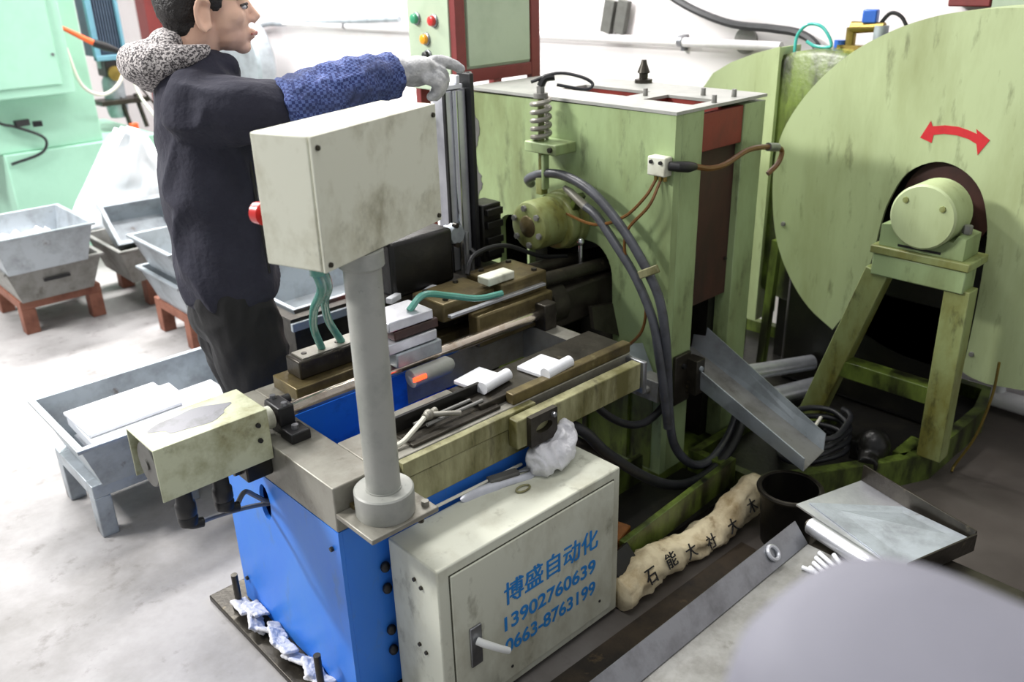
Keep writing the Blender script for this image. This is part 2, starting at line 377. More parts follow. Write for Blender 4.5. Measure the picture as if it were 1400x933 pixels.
pu = thing('pump_unit', 'blue framed pump with finned motor standing on the mint base', 'pump', (2.05, 6.0, .67))
part('frame_post', B().box(1.985, 2.02, 5.9, 5.94, 1.10, 1.8).box(2.16, 2.18, 5.9, 5.94, 1.10, 1.8), 'blue_frame', pu, bevel=.003)
part('frame_rail', B().box(1.985, 2.19, 5.89, 5.93, 1.10, 1.13), 'blue_frame', pu, bevel=.003)
part('fin_housing', B().box(2.01, 2.17, 5.95, 6.15, 1.12, 1.8), 'fin_grey', pu)
for i in range(9): part('fin', B().box(2.025+i*.0165, 2.032+i*.0165, 5.925, 5.95, 1.14, 1.8), 'fin_grey', pu)
part('motor_body', B().lathe((2.09, 6.0, .78), [(.05, -.04), (.06, -.02), (.065, .02), (.065, .18), (.058, .2), (.045, .22), (.04, .26), (.07, .27), (.07, .34)], 20), 'galv', pu)
part('yellow_gauge', B().lathe((2.08, 5.9, 1.02), [(.005, -.02), (.045, -.018), (.045, .0), (.03, .01)], 16, 'y'), 'brass', pu)
part('terminal_box', B().box(2.03, 2.15, 5.9, 6.05, 1.0, 1.10), 'black', pu, bevel=.005)
part('leg', B().beam((2.0, 5.9, .86), (2.0, 5.9, .67), .03, .03), 'dark_steel', pu)
for dx in (.1, .2): part('leg', B().beam((2.0+dx, 5.95, .88), (2.02+dx, 5.9, .67), .02, .02), 'dark_steel', pu)
part('bracket', B().box(1.96, 2.26, 5.88, 6.05, .83, .86).beam((2.16, 5.88, 1.02), (2.34, 5.82, .68), .012, .012), 'dark_steel', pu, bevel=.002)
part('orange_cup', B().box(2.03, 2.08, 5.66, 5.7, .67, .74), 'orange', None, label='small orange cup on the mint machine base', cat='cup', bevel=.008)
part('hanging_tube', B().tube([(2.16, 5.86, 1.1), (2.15, 5.75, .9), (2.17, 5.58, .75), (2.18, 5.55, .6), (2.16, 5.5, .5)], .009, 8), 'tube_white', label='white tube hanging beside the finned pump', cat='tube')

def tray_mesh(x0, x1, y0, y1, z0, z1, inset=.05, th=.006, lip=.012):
    def ring(i, z): return [Vector((x0+i, y0+i, z)), Vector((x1-i, y0+i, z)), Vector((x1-i, y1-i, z)), Vector((x0+i, y1-i, z))]
    b = B(); b.rings([ring(inset, z0), ring(0, z1), ring(-lip, z1), ring(-lip, z1+th), ring(th*1.4, z1+th), ring(inset+th, z0+th)], True)
    return b
def tray(label, x0, x1, y0, y1, z0, z1, m='galv_dirty', inset=.05, rot=0., tilt=None, group='metal scrap trays', handle=True):
    cx, cy = (x0+x1)/2, (y0+y1)/2
    t = thing('metal_tray', label, 'tray', (cx, cy, z0), rot, group, local=True)
    w, d, h = (x1-x0)/2, (y1-y0)/2, z1-z0
    part('tray_shell', tray_mesh(-w, w, -d, d, 0, h, inset), m, t, smooth=20)
    b = B(); q = .008; P = [(-w-q, -d-q), (w+q, -d-q), (w+q, d+q), (-w-q, d+q)]
    part('rim', b.path([(x, y, h) for x, y in P], .007, 8, closed=True), m, t)
    if handle:
        part('handle', B().box(-.06, .06, -d+inset*.35-.012, -d+inset*.35-.004, h*.55, h*.62), 'black', t)
    if tilt: t.rotation_euler = tilt
    return t
def stool(name, label, x0, x1, y0, y1, h, m, leg=.05, group=None):
    t = thing(name, label, 'stand', ((x0+x1)/2, (y0+y1)/2, 0), 0, group)
    for x in (x0+leg/2, x1-leg/2):
        for y in (y0+leg/2, y1-leg/2): part('leg', B().box(x-leg/2, x+leg/2, y-leg/2, y+leg/2, 0, h-.045), m, t, bevel=.003)
    for y in (y0+leg/2, y1-leg/2): part('rail', B().box(x0, x1, y-leg/2, y+leg/2, h-.045, h), m, t, bevel=.003)
    for x in (x0+leg/2, x1-leg/2): part('side_rail', B().box(x-leg/2, x+leg/2, y0+leg, y1-leg, h-.044, h-.001), m, t, bevel=.003)
    return t
stool('wooden_stand', 'reddish wooden stand under the two stacked trays at the far left', .93, 1.31, 4.5, 4.98, .17, 'wood_red', .065, 'wooden tray stands')
tray('dirty lower tray of the stack on the far left wooden stand', .89, 1.32, 4.42, 4.92, .17, .34, 'galv_dirty', .05)
ta = tray('grey upper tray full of pale shavings on the far left stack', .85, 1.28, 4.32, 4.82, .345, .52, 'galv', .04, handle=False)
def heap(name, label, cx, cy, rx, ry, z, h, m, parent=None, cat='shavings', n=26):
    b = B(); vs = []; fs = []
    for j in range(n+1):
        for i in range(n+1):
            u, v = i/n*2-1, j/n*2-1
            e = max(0, 1-max(abs(u), abs(v))**4)
            vs.append((cx+u*rx, cy+v*ry, z+h*e*(.55+.6*noise.noise(Vector((u*2.3+cx, v*2.3+cy, z))) + .25*noise.noise(Vector((u*7, v*7+cx, z))))))
    for j in range(n):
        for i in range(n): a = j*(n+1)+i; fs.append((a, a+1, a+n+2, a+n+1))
    b.faces(vs, fs); o = part(name, b, m, parent, label=label, cat=cat, kind='stuff', smooth=180); return o
heap('shavings', 'pale metal shavings heaped in the far left tray', 1.065, 4.57, .165, .2, .375, .13, 'alum_white')
stool('wooden_stand', 'reddish wooden stand under the tray beside the white bag', 1.52, 2.05, 4.46, 4.9, .17, 'wood_red', .07, 'wooden tray stands')
tray('stained tray with dark swarf on the stand beside the white bag', 1.38, 1.98, 4.32, 4.8, .17, .35, 'galv_dirty', .05)
heap('swarf', 'dark metal swarf in the stained tray behind the worker', 1.68, 4.56, .23, .17, .27, .10, 'dark_steel')
tray('grey tray tipped on edge over the dark swarf', 1.40, 1.78, 4.5, 4.72, .36, .48, 'galv', .03, tilt=(.85, 0.05, .12), handle=False)
# bag
b = B(); b.faces([], [])
vs = []; fs = []; n = 26
for j in range(n+1):
    v = j/n
    for i in range(n+1):
        u = i/n*2-1; w = .10+.24*(1-v)**.8
        vs.append((1.70+u*w+.06*v+.10*(1-v)*-.4, 4.94+.10*(1-abs(u)**2)*-1+.03*noise.noise(Vector((u*3, v*4, 2)))+.05*v, .33+v*.50+.03*noise.noise(Vector((u*4, v*2, 7)))-.05*abs(u)*v))
for j in range(n):
    for i in range(n): a = j*(n+1)+i; fs.append((a, a+1, a+n+2, a+n+1))
N2 = len(vs); vs += [(x, y+.16*(1-min(1, abs(2*(k % (n+1))/n-1))**3)+.01, z) for k, (x, y, z) in enumerate(vs)]
fs += [tuple(N2+q for q in f[::-1]) for f in fs]
bd = [i for i in range(n+1)]+[j*(n+1)+n for j in range(1, n+1)]+[n*(n+1)+i for i in range(n-1, -1, -1)]+[j*(n+1) for j in range(n-1, 0, -1)]
for k in range(len(bd)): a, c = bd[k], bd[(k+1) % len(bd)]; fs.append((a, N2+a, N2+c, c))
b.faces(vs, fs); part('plastic_bag', b, 'white_bag', label='white plastic sack slumped over the trays behind the worker', cat='bag', smooth=180)

stool('wooden_stand', 'wooden stand under the trays half hidden by the worker', 1.42, 2.0, 3.72, 4.1, .17, 'wood_red', .06, 'wooden tray stands')
tray('lower tray of the pair half hidden behind the worker', 1.38, 2.0, 3.66, 4.1, .17, .33, 'galv', .05)
tray('upper tray of the pair half hidden behind the worker', 1.36, 1.96, 3.64, 4.08, .345, .49, 'galv', .05)

st = stool('steel_stand', 'grey welded steel stand under the long tray of sheets', .585, .90, 2.54, 2.88, .185, 'galv', .05)
tray('long galvanised tray of bright sheets beside the motor unit', .565, 1.19, 2.47, 2.91, .187, .35, 'galv', .05, handle=False)
for i, (x0, x1, y0, y1, z, rz, lb) in enumerate([(.64, 1.13, 2.53, 2.83, .202, .0, 'lowest pale aluminium sheet in the long tray'), (.84, 1.12, 2.56, 2.82, .239, .02, 'short pale sheet at the far end of the long tray'), (.63, .97, 2.55, 2.83, .276, -.02, 'pale sheet at the near end of the long tray'), (.63, .93, 2.62, 2.84, .301, .03, 'topmost narrow sheet in the long tray')]):
    part('aluminium_sheet', B().obox(((x0+x1)/2, (y0+y1)/2, z+.01), (x1-x0, y1-y0, .036 if i < 3 else .012), rz), 'alum_white', label=lb, cat='sheet', group='sheets in the long tray', bevel=.003)

# ================================================================ WORKER (local frame: x forward, y to his left, z up)
wk = thing('person', 'person in a dark hooded jacket reaching a gloved hand to the slide column', 'person', (.98, 2.22, 0), math.atan2(-.36, .93), local=True)
HX = .035   # head centre forward
b = B()
# head: cranium, face, jaw, features
b.ell((HX+.012, 0, 1.565), (.098, .076, .092)); b.ell((HX+.052, 0, 1.515), (.062, .062, .085)); b.ell((HX+.058, 0, 1.465), (.05, .05, .042))
b.ell((HX+.088, 0, 1.432), (.022, .024, .018))                                   # chin
b.path([(HX+.108, 0, 1.545), (HX+.118, 0, 1.52), (HX+.131, 0, 1.503), (HX+.118, 0, 1.49)], [.008, .011, .013, .009], 10)   # nose
b.ell((HX+.118, .012, 1.496), (.01, .008, .007)); b.ell((HX+.118, -.012, 1.496), (.01, .008, .007))
b.ell((HX+.113, 0, 1.468), (.013, .022, .007)); b.ell((HX+.110, 0, 1.456), (.013, .02, .008))       # lips
b.ell((HX+.092, 0, 1.553), (.02, .05, .012))                                     # brow
for s in (-1, 1):
    b.ell((HX+.072, s*.042, 1.508), (.03, .02, .025))                            # cheek
    b.path([(HX+.016+.0, s*.074, 1.535)]+[(HX+.002+.019*math.cos(a), s*(.083+.003*math.sin(a*.5)), 1.515+.037*math.sin(a)) for a in [math.radians(60+k*24) for k in range(10)]], 0.0068, 8); b.ell((HX+.004, s*.074, 1.512), (.016, .006, .026)); b.ell((HX+.010, s*.076, 1.488), (.009, .007, .010))   # ear
b.path([(-.02, 0, 1.36), (.0, 0, 1.42), (HX-.005, 0, 1.50)], [.066, .058, .062], 16)   # neck
# trunk, arms, legs
b.ell((0, 0, 1.21), (.095, .145, .18)); b.ell((0, 0, 1.0), (.095, .14, .17)); b.ell((0, 0, .88), (.10, .15, .12))
RSH, REL, RWR = (.0, -.16, 1.315), (.20, -.20, 1.295), (.455, -.13, 1.345)
LSH, LEL, LWR = (.0, .16, 1.315), (.20, .20, 1.20), (.44, .13, 1.22)
b.limb([RSH, REL, RWR], [.045, .04, .03]); b.limb([LSH, LEL, LWR], [.045, .04, .03])
for s, kx in ((-1, .02), (1, -.01)):
    b.limb([(0, s*.085, .86), (.02+kx, s*.095, .46), (-.01+kx, s*.1, .09)], [.086, .056, .042]); b.ell((.05+kx, s*.1, .045), (.12, .042, .04))
hm = blob('body', b, .005, 3)
part('body', hm, 'skin', wk, smooth=180)
# eye details
for s in (-1, 1):
    part('eye', B().ell((HX+.099, s*.034, 1.527), (.009, .013, .0055)), 'white_cloth', wk)
    part('eyelid', B().path([(HX+.106, s*.018, 1.532), (HX+.109, s*.032, 1.534), (HX+.092, s*.05, 1.531)], [.0025, .0035, .0025], 6), 'hair', wk)
    part('eyebrow', B().path([(HX+.108, s*.016, 1.549), (HX+.104, s*.036, 1.553), (HX+.084, s*.056, 1.546)], [.004, .005, .003], 6), 'hair', wk)
    part('pupil', B().ell((HX+.1045, s*.034, 1.5275), (.006, .0075, .0055)), 'hair', wk)
part('lips', B().path([(HX+.112, -.022, 1.462), (HX+.124, 0, 1.463), (HX+.112, .022, 1.462)], [.003, .0065, .003], 8, flat=.9), 'lip', wk)
# hair: cap on crown and back
b = B(); b.ell((HX-.002, 0, 1.60), (.106, .083, .078)); b.ell((HX-.042, 0, 1.55), (.066, .079, .09)); b.ell((HX-.04, 0, 1.49), (.05, .06, .045)); b.ell((HX+.05, 0, 1.625), (.06, .066, .04))
for s in (-1, 1): b.ell((HX+.03, s*.071, 1.56), (.022, .009, .04))
part('hair', blob('hair', b, .006, 3, (.003, 60, (1, 1, .5))), 'hair', wk, smooth=180)
# jacket
b = B()
R = []
for z, rx, ry, cx in [(.80, .118, .17, .0), (.84, .125, .178, .0), (.92, .122, .175, -.002), (1.02, .122, .178, -.004), (1.12, .124, .185, .0), (1.22, .122, .195, .008), (1.30, .112, .195, .006), (1.36, .095, .165, -.004), (1.40, .07, .105, -.008), (1.425, .062, .078, .0)]:
    R.append([Vector((cx+rx*math.copysign(abs(math.cos(t))**.85, math.cos(t)), ry*math.copysign(abs(math.sin(t))**.85, math.sin(t)), z)) for t in [2*math.pi*k/32 for k in range(32)]])
b.rings(R)
b.limb([(-.01, -.15, 1.31), (.07, -.195, 1.305), (.20, -.205, 1.285)], [.085, .076, .066]); b.limb([(.0, .15, 1.31), (.09, .195, 1.26), (.22, .2, 1.20)], [.085, .074, .066])
b.limb([(.20, -.205, 1.285), (.27, -.19, 1.295)], [.063, .058]); b.limb([(.22, .2, 1.20), (.40, .14, 1.22)], [.06, .045])
b.path([(.02, 0, 1.385), (.035, 0, 1.415)], [.085, .074], 20); b.ell((.045, -.03, 1.39), (.05, .05, .03))
part('jacket', blob('jacket', b, .0075, 2, (.013, 8, (1.2, 1, .8))), 'jacket', wk, smooth=180)
part('hem_band', B().rings([[Vector((rx*math.cos(t), ry*math.sin(t), z)) for t in [2*math.pi*k/32 for k in range(32)]] for z, rx, ry in [(.785, .118, .17), (.79, .125, .178), (.83, .127, .181), (.84, .12, .175)]]), 'jacket', wk, smooth=60)
part('pocket_seam', B().path([(.085, -.162, 1.2), (.088, -.163, 1.05), (.096, -.158, .88)], .0035, 6), 'black', wk)
# hood lying behind the neck
b = B(); b.limb([(.03, -.085, 1.437), (-.03, -.10, 1.422), (-.10, -.07, 1.41), (-.13, 0, 1.408), (-.10, .07, 1.41), (-.03, .10, 1.422), (.03, .085, 1.437)], [.010, .028, .042, .046, .042, .028, .010], 14, 5)
b.ell((-.10, 0, 1.40), (.055, .10, .06)); b.ell((-.055, 0, 1.455), (.04, .085, .028))
part('hood', blob('hood', b, .007, 3, (.005, 12, (1, 1, 1))), 'houndstooth', wk, smooth=180, label='houndstooth hood lining')
# oversleeve on the forearm
b = B(); Pp = catmull([(.175, -.208, 1.292), (.25, -.197, 1.304), (.36, -.165, 1.334), (.475, -.125, 1.352)], 6); k = len(Pp)
b.path(Pp, [.074+.012*math.sin(math.pi*min(1, i/(k-1)*1.15))-.022*(i/(k-1))**1.5+.004*math.sin(i*2.2) for i in range(k)], 24)
part('oversleeve', blob('oversleeve', b, .006, 1, (.006, 22, (1, 1, 1))), 'plaid', wk, smooth=180, label='blue plaid oversleeve')
# trousers
b = B(); b.ell((.0, 0, .80), (.112, .165, .10)); b.ell((-.02, 0, .74), (.10, .15, .09))
for s, kx in ((-1, .02), (1, -.01)):
    b.limb([(.0, s*.08, .82), (.005+kx, s*.095, .62), (.03+kx, s*.1, .44), (.01+kx, s*.1, .26), (.0+kx, s*.1, .09)], [.102, .096, .078, .072, .07])
part('trousers', blob('trousers', b, .008, 3, (.009, 10, (1, 1, .6))), 'trousers', wk, smooth=180)
for s, kx in ((-1, .02), (1, -.01)):
    b = B(); b.ell((.06+kx, s*.1, .05), (.13, .046, .042)); b.box(-.06+kx, .18+kx, s*.1-.04, s*.1+.04, 0.003, .025); b.cyl((-.01+kx, s*.1, .03), (-.01+kx, s*.1, .11), .05)
    part('shoe', blob('shoe', b, .008, 2), 'black', wk, smooth=180)
# gloves: palm and five fingers
def glove(wr, side, tips, m, nm):
    w = Vector(wr); b = B()
    d = (Vector(tips[1][-1])-w).normalized()
    palm = w+d*.055
    b.path([w-d*.03, w, w+d*.02], [.044, .042, .04], 16)
    b.ell(palm, (.06, .054, .036), rot=Matrix.Rotation(side*.5, 3, 'X'))
    for f in tips:
        rr = [.0165]+[.016, .0145, .013][:len(f)-1]
        b.limb([tuple(q) for q in f], rr, 10, 4)
    part('glove', blob('glove', b, .0042, 2, (.0015, 40, (1, 1, 1))), m, wk, smooth=180, label=nm)
w = Vector((.48, -.125, 1.357))
def fing(o, *ds):
    P = [w+Vector(o)]
    for q in ds: P.append(P[-1]+Vector(q))
    return P
glove(w, -1, [
    fing((.03, .035, -.005), (.03, .025, .0), (.03, .006, -.008)),                                   # thumb
    fing((.085, .015, .012), (.04, .0, .008), (.038, .0, -.012), (.02, 0, -.012)),                    # index stretched forward
    fing((.09, -.004, .002), (.034, 0, -.008), (.008, .008, -.03), (-.012, .006, -.02)),
    fing((.086, -.022, -.008), (.028, 0, -.014), (.002, .008, -.028), (-.014, .006, -.016)),
    fing((.078, -.036, -.016), (.022, 0, -.014), (.0, .008, -.022), (-.012, .006, -.012))], 'glove', 'dirty white knitted glove on the stretched hand')
w2 = w; w = Vector((.46, .13, 1.22))
glove(w, 1, [
    fing((.03, -.035, -.005), (.03, -.02, .0), (.03, -.006, -.008)),
    fing((.085, -.015, .008), (.03, 0, -.004), (.014, 0, -.026), (-.004, 0, -.02)),
    fing((.09, .004, .002), (.03, 0, -.01), (.008, 0, -.03), (-.008, 0, -.02)),
    fing((.086, .022, -.006), (.026, 0, -.014), (.002, 0, -.028), (-.01, 0, -.016)),
    fing((.078, .036, -.014), (.02, 0, -.014), (.0, 0, -.022), (-.01, 0, -.012))], 'glove', 'dirty white knitted glove on the far hand')

# ================================================================ MACHINE BED
bed = thing('machine_bed', 'blue cutting machine bed with a grey steel table top', 'machine', (1.1, 1.68, 0))
part('front_panel', curve_plate('front_panel', [(1.40, .02), (1.95, .02), (1.95, .509), (1.40, .509)], [[(1.735+.026*math.cos(a), .43+.05*math.sin(a)) for a in [2*math.pi*k/18 for k in range(18)]]], 'x', .765, .775), 'blue', bed, label='blue painted sheet panel with a cable hole')
part('side_panel', B().box(.775, 1.45, 1.40, 1.41, .02, .509), 'blue', bed, bevel=.002)
part('rear_panel', B().box(.775, 1.45, 1.94, 1.95, .02, .509), 'blue', bed, bevel=.002)
part('end_panel', B().box(1.44, 1.45, 1.41, 1.94, .02, .509), 'blue', bed)
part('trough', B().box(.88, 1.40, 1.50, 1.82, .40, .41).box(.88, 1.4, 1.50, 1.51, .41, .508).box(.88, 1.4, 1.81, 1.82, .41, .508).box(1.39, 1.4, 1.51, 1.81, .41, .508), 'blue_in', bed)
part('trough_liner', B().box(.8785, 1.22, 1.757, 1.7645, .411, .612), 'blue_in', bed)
part('table_end', B().box(.765, .877, 1.40, 1.945, .51, .62), 'table_steel', bed, bevel=.003)
part('table_rail', B().box(.8775, 1.72, 1.40, 1.558, .51, .62), 'table_steel', bed, bevel=.003)
part('table_rail', B().box(.8775, 1.72, 1.765, 1.945, .51, .62), 'table_steel', bed, bevel=.003)
part('table_end', B().box(1.66, 1.72, 1.5585, 1.7645, .51, .62), 'table_steel', bed)
part('apron', B().box(.93, 1.335, 1.382, 1.3995, .50, .575), 'cream_stained', bed, bevel=.002)
part('apron_lip', B().box(.93, 1.335, 1.378, 1.3995, .578, .618), 'cream_stained', bed, bevel=.002)
bolts(bed, [(.764, 1.43, .455), (.764, 1.91, .455), (.764, 1.92, .10)], (-1, 0, 0), .006, .006, 'dark_steel')
part('weld_block', B().box(.80, .86, 1.382, 1.3995, .51, .57), 'brown_steel', bed, bevel=.002)
# floor plate with anchor bolts
fp = thing('floor_plate', 'thin steel base plate on the floor under the blue bed', 'plate', (.74, 1.75, 0))
part('plate', B().box(.69, 1.46, 1.36, 2.03, .0, .018), 'dark_steel', fp, bevel=.003)
for y in (1.92, 1.505):
    a = part('anchor_bolt', B().cyl((.728, y, .018), (.728, y, .13), .009, None, 12), 'dark_steel', fp)
    part('nut', B().cyl((.728, y, .02), (.728, y, .036), .018, None, 6), 'oily_black', a)
# white rag along the foot of the panel
b = B(); random.seed(21)
for k in range(12):
    y = 1.885-k*.036
    b.obox((.735+random.uniform(-.014, .012), y, .036+random.uniform(-.008, .02)), (.034+random.uniform(0, .02), .07, .006), Matrix.Rotation(random.uniform(-.5, .5), 3, 'Z') @ Matrix.Rotation(random.uniform(.1, .9), 3, 'Y'))
part('rag_strip', blob('rag_strip', b, .0028, 1, (.0025, 40, (1, 1, 1))), 'white_cloth', label='torn white rag along the foot of the blue panel', cat='rag', smooth=180)

# linear drive on the bed
dr = thing('linear_drive', 'chrome rod drive with bearing block running along the table slot', 'drive', (1.2, 1.71, .62))
part('rod', B().cyl((.765, 1.71, .66), (1.70, 1.71, .66), .0175, None, 18), 'chrome', dr)
bk = part('bearing_block', B().box(.805, .845, 1.675, 1.745, .62, .69), 'black', dr, bevel=.004)
part('collar', B().cyl((.768, 1.71, .66), (.80, 1.71, .66), .027, None, 20), 'cream', dr)
part('tension_screw', B().cyl((.82, 1.765, .66), (.88, 1.765, .66), .012, None, 12), 'black', dr)
bolts(dr, [(.825, 1.684, .69), (.825, 1.736, .69)], (0, 0, 1), .008, .008, 'steel')
part('clamp_foot', B().box(.80, .85, 1.62, 1.674, .62, .645), 'black', dr, bevel=.003)
bolts(dr, [(.825, 1.645, .645)], (0, 0, 1), .009, .01, 'steel')
part('end_block', B().box(1.66, 1.71, 1.67, 1.75, .62, .70), 'dark_steel', dr, bevel=.004)

# guide rail behind
gr = thing('guide_rail', 'long dark guide rail along the worker side of the table', 'rail', (1.4, 1.87, .62))
part('rail_bed', B().box(.92, 1.72, 1.80, 1.92, .62, .655), 'brown_steel', gr, bevel=.003)
part('rail_beam', B().box(.955, 1.60, 1.835, 1.905, .655, .705), 'dark_steel', gr, bevel=.005)
part('rail_cap', B().box(.97, 1.60, 1.842, 1.898, .705, .709), 'table_steel', gr)
bolts(gr, [(.99, 1.87, .709), (1.09, 1.87, .709), (1.19, 1.87, .709), (1.29, 1.87, .709)], (0, 0, 1), .008, .002, 'dark_steel')

# carriage
ca = thing('carriage', 'grey stacked plate carriage riding on the chrome rod', 'carriage', (1.2, 1.73, .68))
part('carriage_block', B().box(1.14, 1.285, 1.675, 1.80, .676, .715), 'galv', ca, bevel=.004)
part('plate', B().box(1.12, 1.275, 1.68, 1.79, .717, .745), 'alum', ca, bevel=.003)
part('plate', B().box(1.145, 1.285, 1.685, 1.78, .747, .772), 'red_dark', ca, bevel=.003)
part('plate', B().box(1.13, 1.27, 1.685, 1.79, .774, .80), 'alum', ca, bevel=.003)
part('cylinder', B().path([(1.17, 1.665, .642), (1.29, 1.665, .642), (1.305, 1.665, .642)], [.024, .024, .014], 18), 'pole_paint', ca)
part('indicator', B().box(1.16, 1.20, 1.636, 1.642, .645, .655), 'led_red', ca)
part('air_tube', B().tube([(1.22, 1.72, .80), (1.27, 1.72, .83), (1.36, 1.73, .80), (1.45, 1.72, .77), (1.54, 1.72, .76)], .009, 8), 'tube_green', ca)

# ram / tool blocks reaching into the press
rm = thing('tool_ram', 'oily brown tool ram reaching from the table into the press mouth', 'ram', (1.8, 1.8, .62))
part('tool_block', B().box(1.36, 1.55, 1.76, 1.9, .71, .765), 'brown_steel', rm, bevel=.006)
part('tool_block', B().box(1.56, 1.74, 1.74, 1.90, .69, .775), 'brown_steel', rm, bevel=.006)
part('clamp_block', B().box(1.52, 1.62, 1.75, 1.80, .776, .80), 'cream', rm, bevel=.004)
part('lower_block', B().box(1.44, 1.735, 1.71, 1.755, .625, .72), 'brown_steel', rm, bevel=.006)
part('ram_beam', B().box(1.745, 2.29, 1.74, 1.93, .57, .69), 'dark_steel', rm, bevel=.008)
part('ram_rod', B().cyl((1.6, 1.77, .74), (2.28, 1.77, .70), .022, None, 16), 'dark_steel', rm)
part('ram_rod', B().cyl((1.6, 1.87, .74), (2.28, 1.87, .70), .022, None, 16), 'dark_steel', rm)
part('chuck', B().lathe((1.755, 1.80, .64), [(.05, 0), (.075, .01), (.075, .07), (.06, .075), (.06, .12)], 28, 'x'), 'dark_steel', rm)
bolts(rm, [(1.39, 1.785, .765), (1.39, 1.875, .765), (1.50, 1.875, .765), (1.60, 1.875, .775), (1.71, 1.875, .775), (1.71, 1.765, .775)], (0, 0, 1), .009, .007, 'dark_steel')
part('guide_strip', B().box(1.36, 1.72, 1.725, 1.74, .735, .742), 'alum', rm)
part('oil_pipe', B().tube([(1.55, 1.88, .775), (1.60, 1.9, .82), (1.72, 1.90, .82), (1.85, 1.88, .76), (1.95, 1.86, .74)], .007, 8), 'black', rm)
part('wing_plate', B().faces([(1.9, 1.72, .62), (2.02, 1.72, .60), (2.0, 1.69, .5), (1.88, 1.69, .56), (1.9, 1.705, .62), (2.02, 1.705, .60), (2.0, 1.675, .5), (1.88, 1.675, .56)], [(0, 1, 2, 3), (4, 7, 6, 5), (0, 4, 5, 1), (1, 5, 6, 2), (2, 6, 7, 3), (3, 7, 4, 0)]), 'dark_steel', rm)

# near side of the table: dark slab, channel, workpieces
ds = thing('clamp_bar', 'oily dark clamp bar with slotted channel on the near table edge', 'bar', (1.3, 1.48, .62))
part('bar_plate', B().box(1.20, 1.72, 1.43, 1.555, .62, .64), 'dark_steel', ds, bevel=.003)
part('channel_wall', B().box(.985, 1.25, 1.486, 1.496, .6205, .665), 'oily_black', ds, bevel=.002)
part('channel_foot', B().box(.985, 1.25, 1.412, 1.486, .6205, .628), 'dark_steel', ds, bevel=.002)
for y, x0 in ((1.468, 1.03), (1.445, 1.05)): part('slide_rod', B().cyl((x0, y, .642), (x0+.17, y, .642), .0045, None, 8), 'galv_dirty', ds)
part('wood_strip', B().box(.95, 1.2, 1.515, 1.557, .6205, .64), 'table_steel', ds, bevel=.002)
part('side_bar', B().box(1.24, 1.70, 1.345, 1.3775, .535, .612), 'cream_stained', ds, bevel=.003)
part('green_bar', B().box(1.28, 1.72, 1.40, 1.428, .6205, .65), 'brown_steel', ds, bevel=.003)
eb2 = part('end_bracket', B().box(1.70, 1.715, 1.335, 1.40, .52, .615), 'steel', ds, bevel=.003)
part('slot_bracket', curve_plate('slot_bracket', [(1.27, .535), (1.36, .535), (1.36, .615), (1.27, .615)], [[(1.315+.028*math.cos(a), .577+.014*math.sin(a)) for a in [2*math.pi*k/16 for k in range(16)]]], 'y', 1.329, 1.344), 'dark_steel', ds)
bolts(ds, [(1.345, 1.329, .60)], (0, -1, 0), .007, .008)
tf = thing('pipe_tee', 'small brass coloured pipe tee lying in the dark channel', 'fitting', (1.05, 1.45, .63))
part('tee_body', B().cyl((1.05, 1.452, .658), (1.09, 1.462, .658), .009, None, 12).ell((1.066, 1.457, .658), (.013, .013, .013)), 'table_steel', tf)
part('tee_branch', B().path(catmull([(1.066, 1.457, .658), (1.10, 1.435, .656), (1.13, 1.418, .652)], 4), .0065, 10), 'table_steel', tf)
part('tee_hose', B().tube([(1.05, 1.452, .658), (1.01, 1.442, .645), (.97, 1.435, .632), (.93, 1.44, .628)], .006, 8), 'tube_white', tf)
for i, (x, y, lb, rz) in enumerate([(1.45, 1.465, 'bright white aluminium workpiece at the press end of the clamp bar', .1), (1.285, 1.522, 'half hidden silver workpiece in the middle of the clamp bar', .15)]):
    wp = thing('workpiece', lb, 'workpiece', (x, y, .641), rz, 'aluminium workpieces', local=True)
    part('blade', B().box(-.05, .05, -.04, .05, 0, .012), 'alum_white', wp, bevel=.003)
    part('round_edge', B().cyl((-.05, -.045, .016), (.05, -.045, .016), .016, None, 16), 'alum_white', wp)

# motor unit at the end of the rod
mo = thing('motor_unit', 'cream sheet metal motor cover hanging off the end of the blue bed', 'motor', (.64, 1.71, .62))
b = B(); th = .004
pr = [(1.642, .595), (1.642, .72), (1.785, .72), (1.785, .60), (1.781, .60), (1.781, .716), (1.646, .716), (1.646, .595)]
b.rings([[Vector((x, y, z)) for y, z in pr] for x in (.505, .762)])
cv = part('cover', b, 'cream_motor', mo, bevel=.0015, label='cream painted cover with bare scuffed top')
part('scuffed_patch', curve_plate('scuffed_patch', [(.625+.085*math.cos(a)*(1+.16*math.sin(3*a)+.07*math.sin(7*a)), 1.718+.042*math.sin(a)*(1+.1*math.cos(5*a))) for a in [2*math.pi*k/40 for k in range(40)]], [], 'z', .7201, .7206), 'scuff', cv)
part('motor_body', B().box(.53, .74, 1.66, 1.775, .60, .70), 'black', mo, bevel=.01)
part('end_disc', B().lathe((.512, 1.715, .655), [(.05, 0), (.052, .004), (.052, .018)], 28, 'x').lathe((.508, 1.715, .655), [(.012, 0), (.012, .006)], 14, 'x'), 'primer_grey', mo)
for x, y in ((.555, 1.665), (.64, 1.665)):
    c = part('connector', B().lathe((x, y, .505), [(.012, .0), (.020, .004), (.022, .02), (.019, .025), (.022, .03), (.022, .055), (.018, .06), (.018, .10)], 18), 'black', mo)
    part('elbow', B().tube([(x, y, .52), (x+.005, y, .505), (x+.03, y, .498)], .012, 10), 'black', c)
part('cable', B().tube([(.665, 1.665, .50), (.70, 1.69, .51), (.735, 1.72, .47), (.765, 1.732, .435), (.79, 1.735, .42)], .006, 8), 'cable_grey', mo)
part('cable', B().tube([(.58, 1.665, .50), (.62, 1.70, .475), (.68, 1.71, .46), (.74, 1.73, .435), (.79, 1.738, .415)], .006, 8), 'cable_grey', mo)
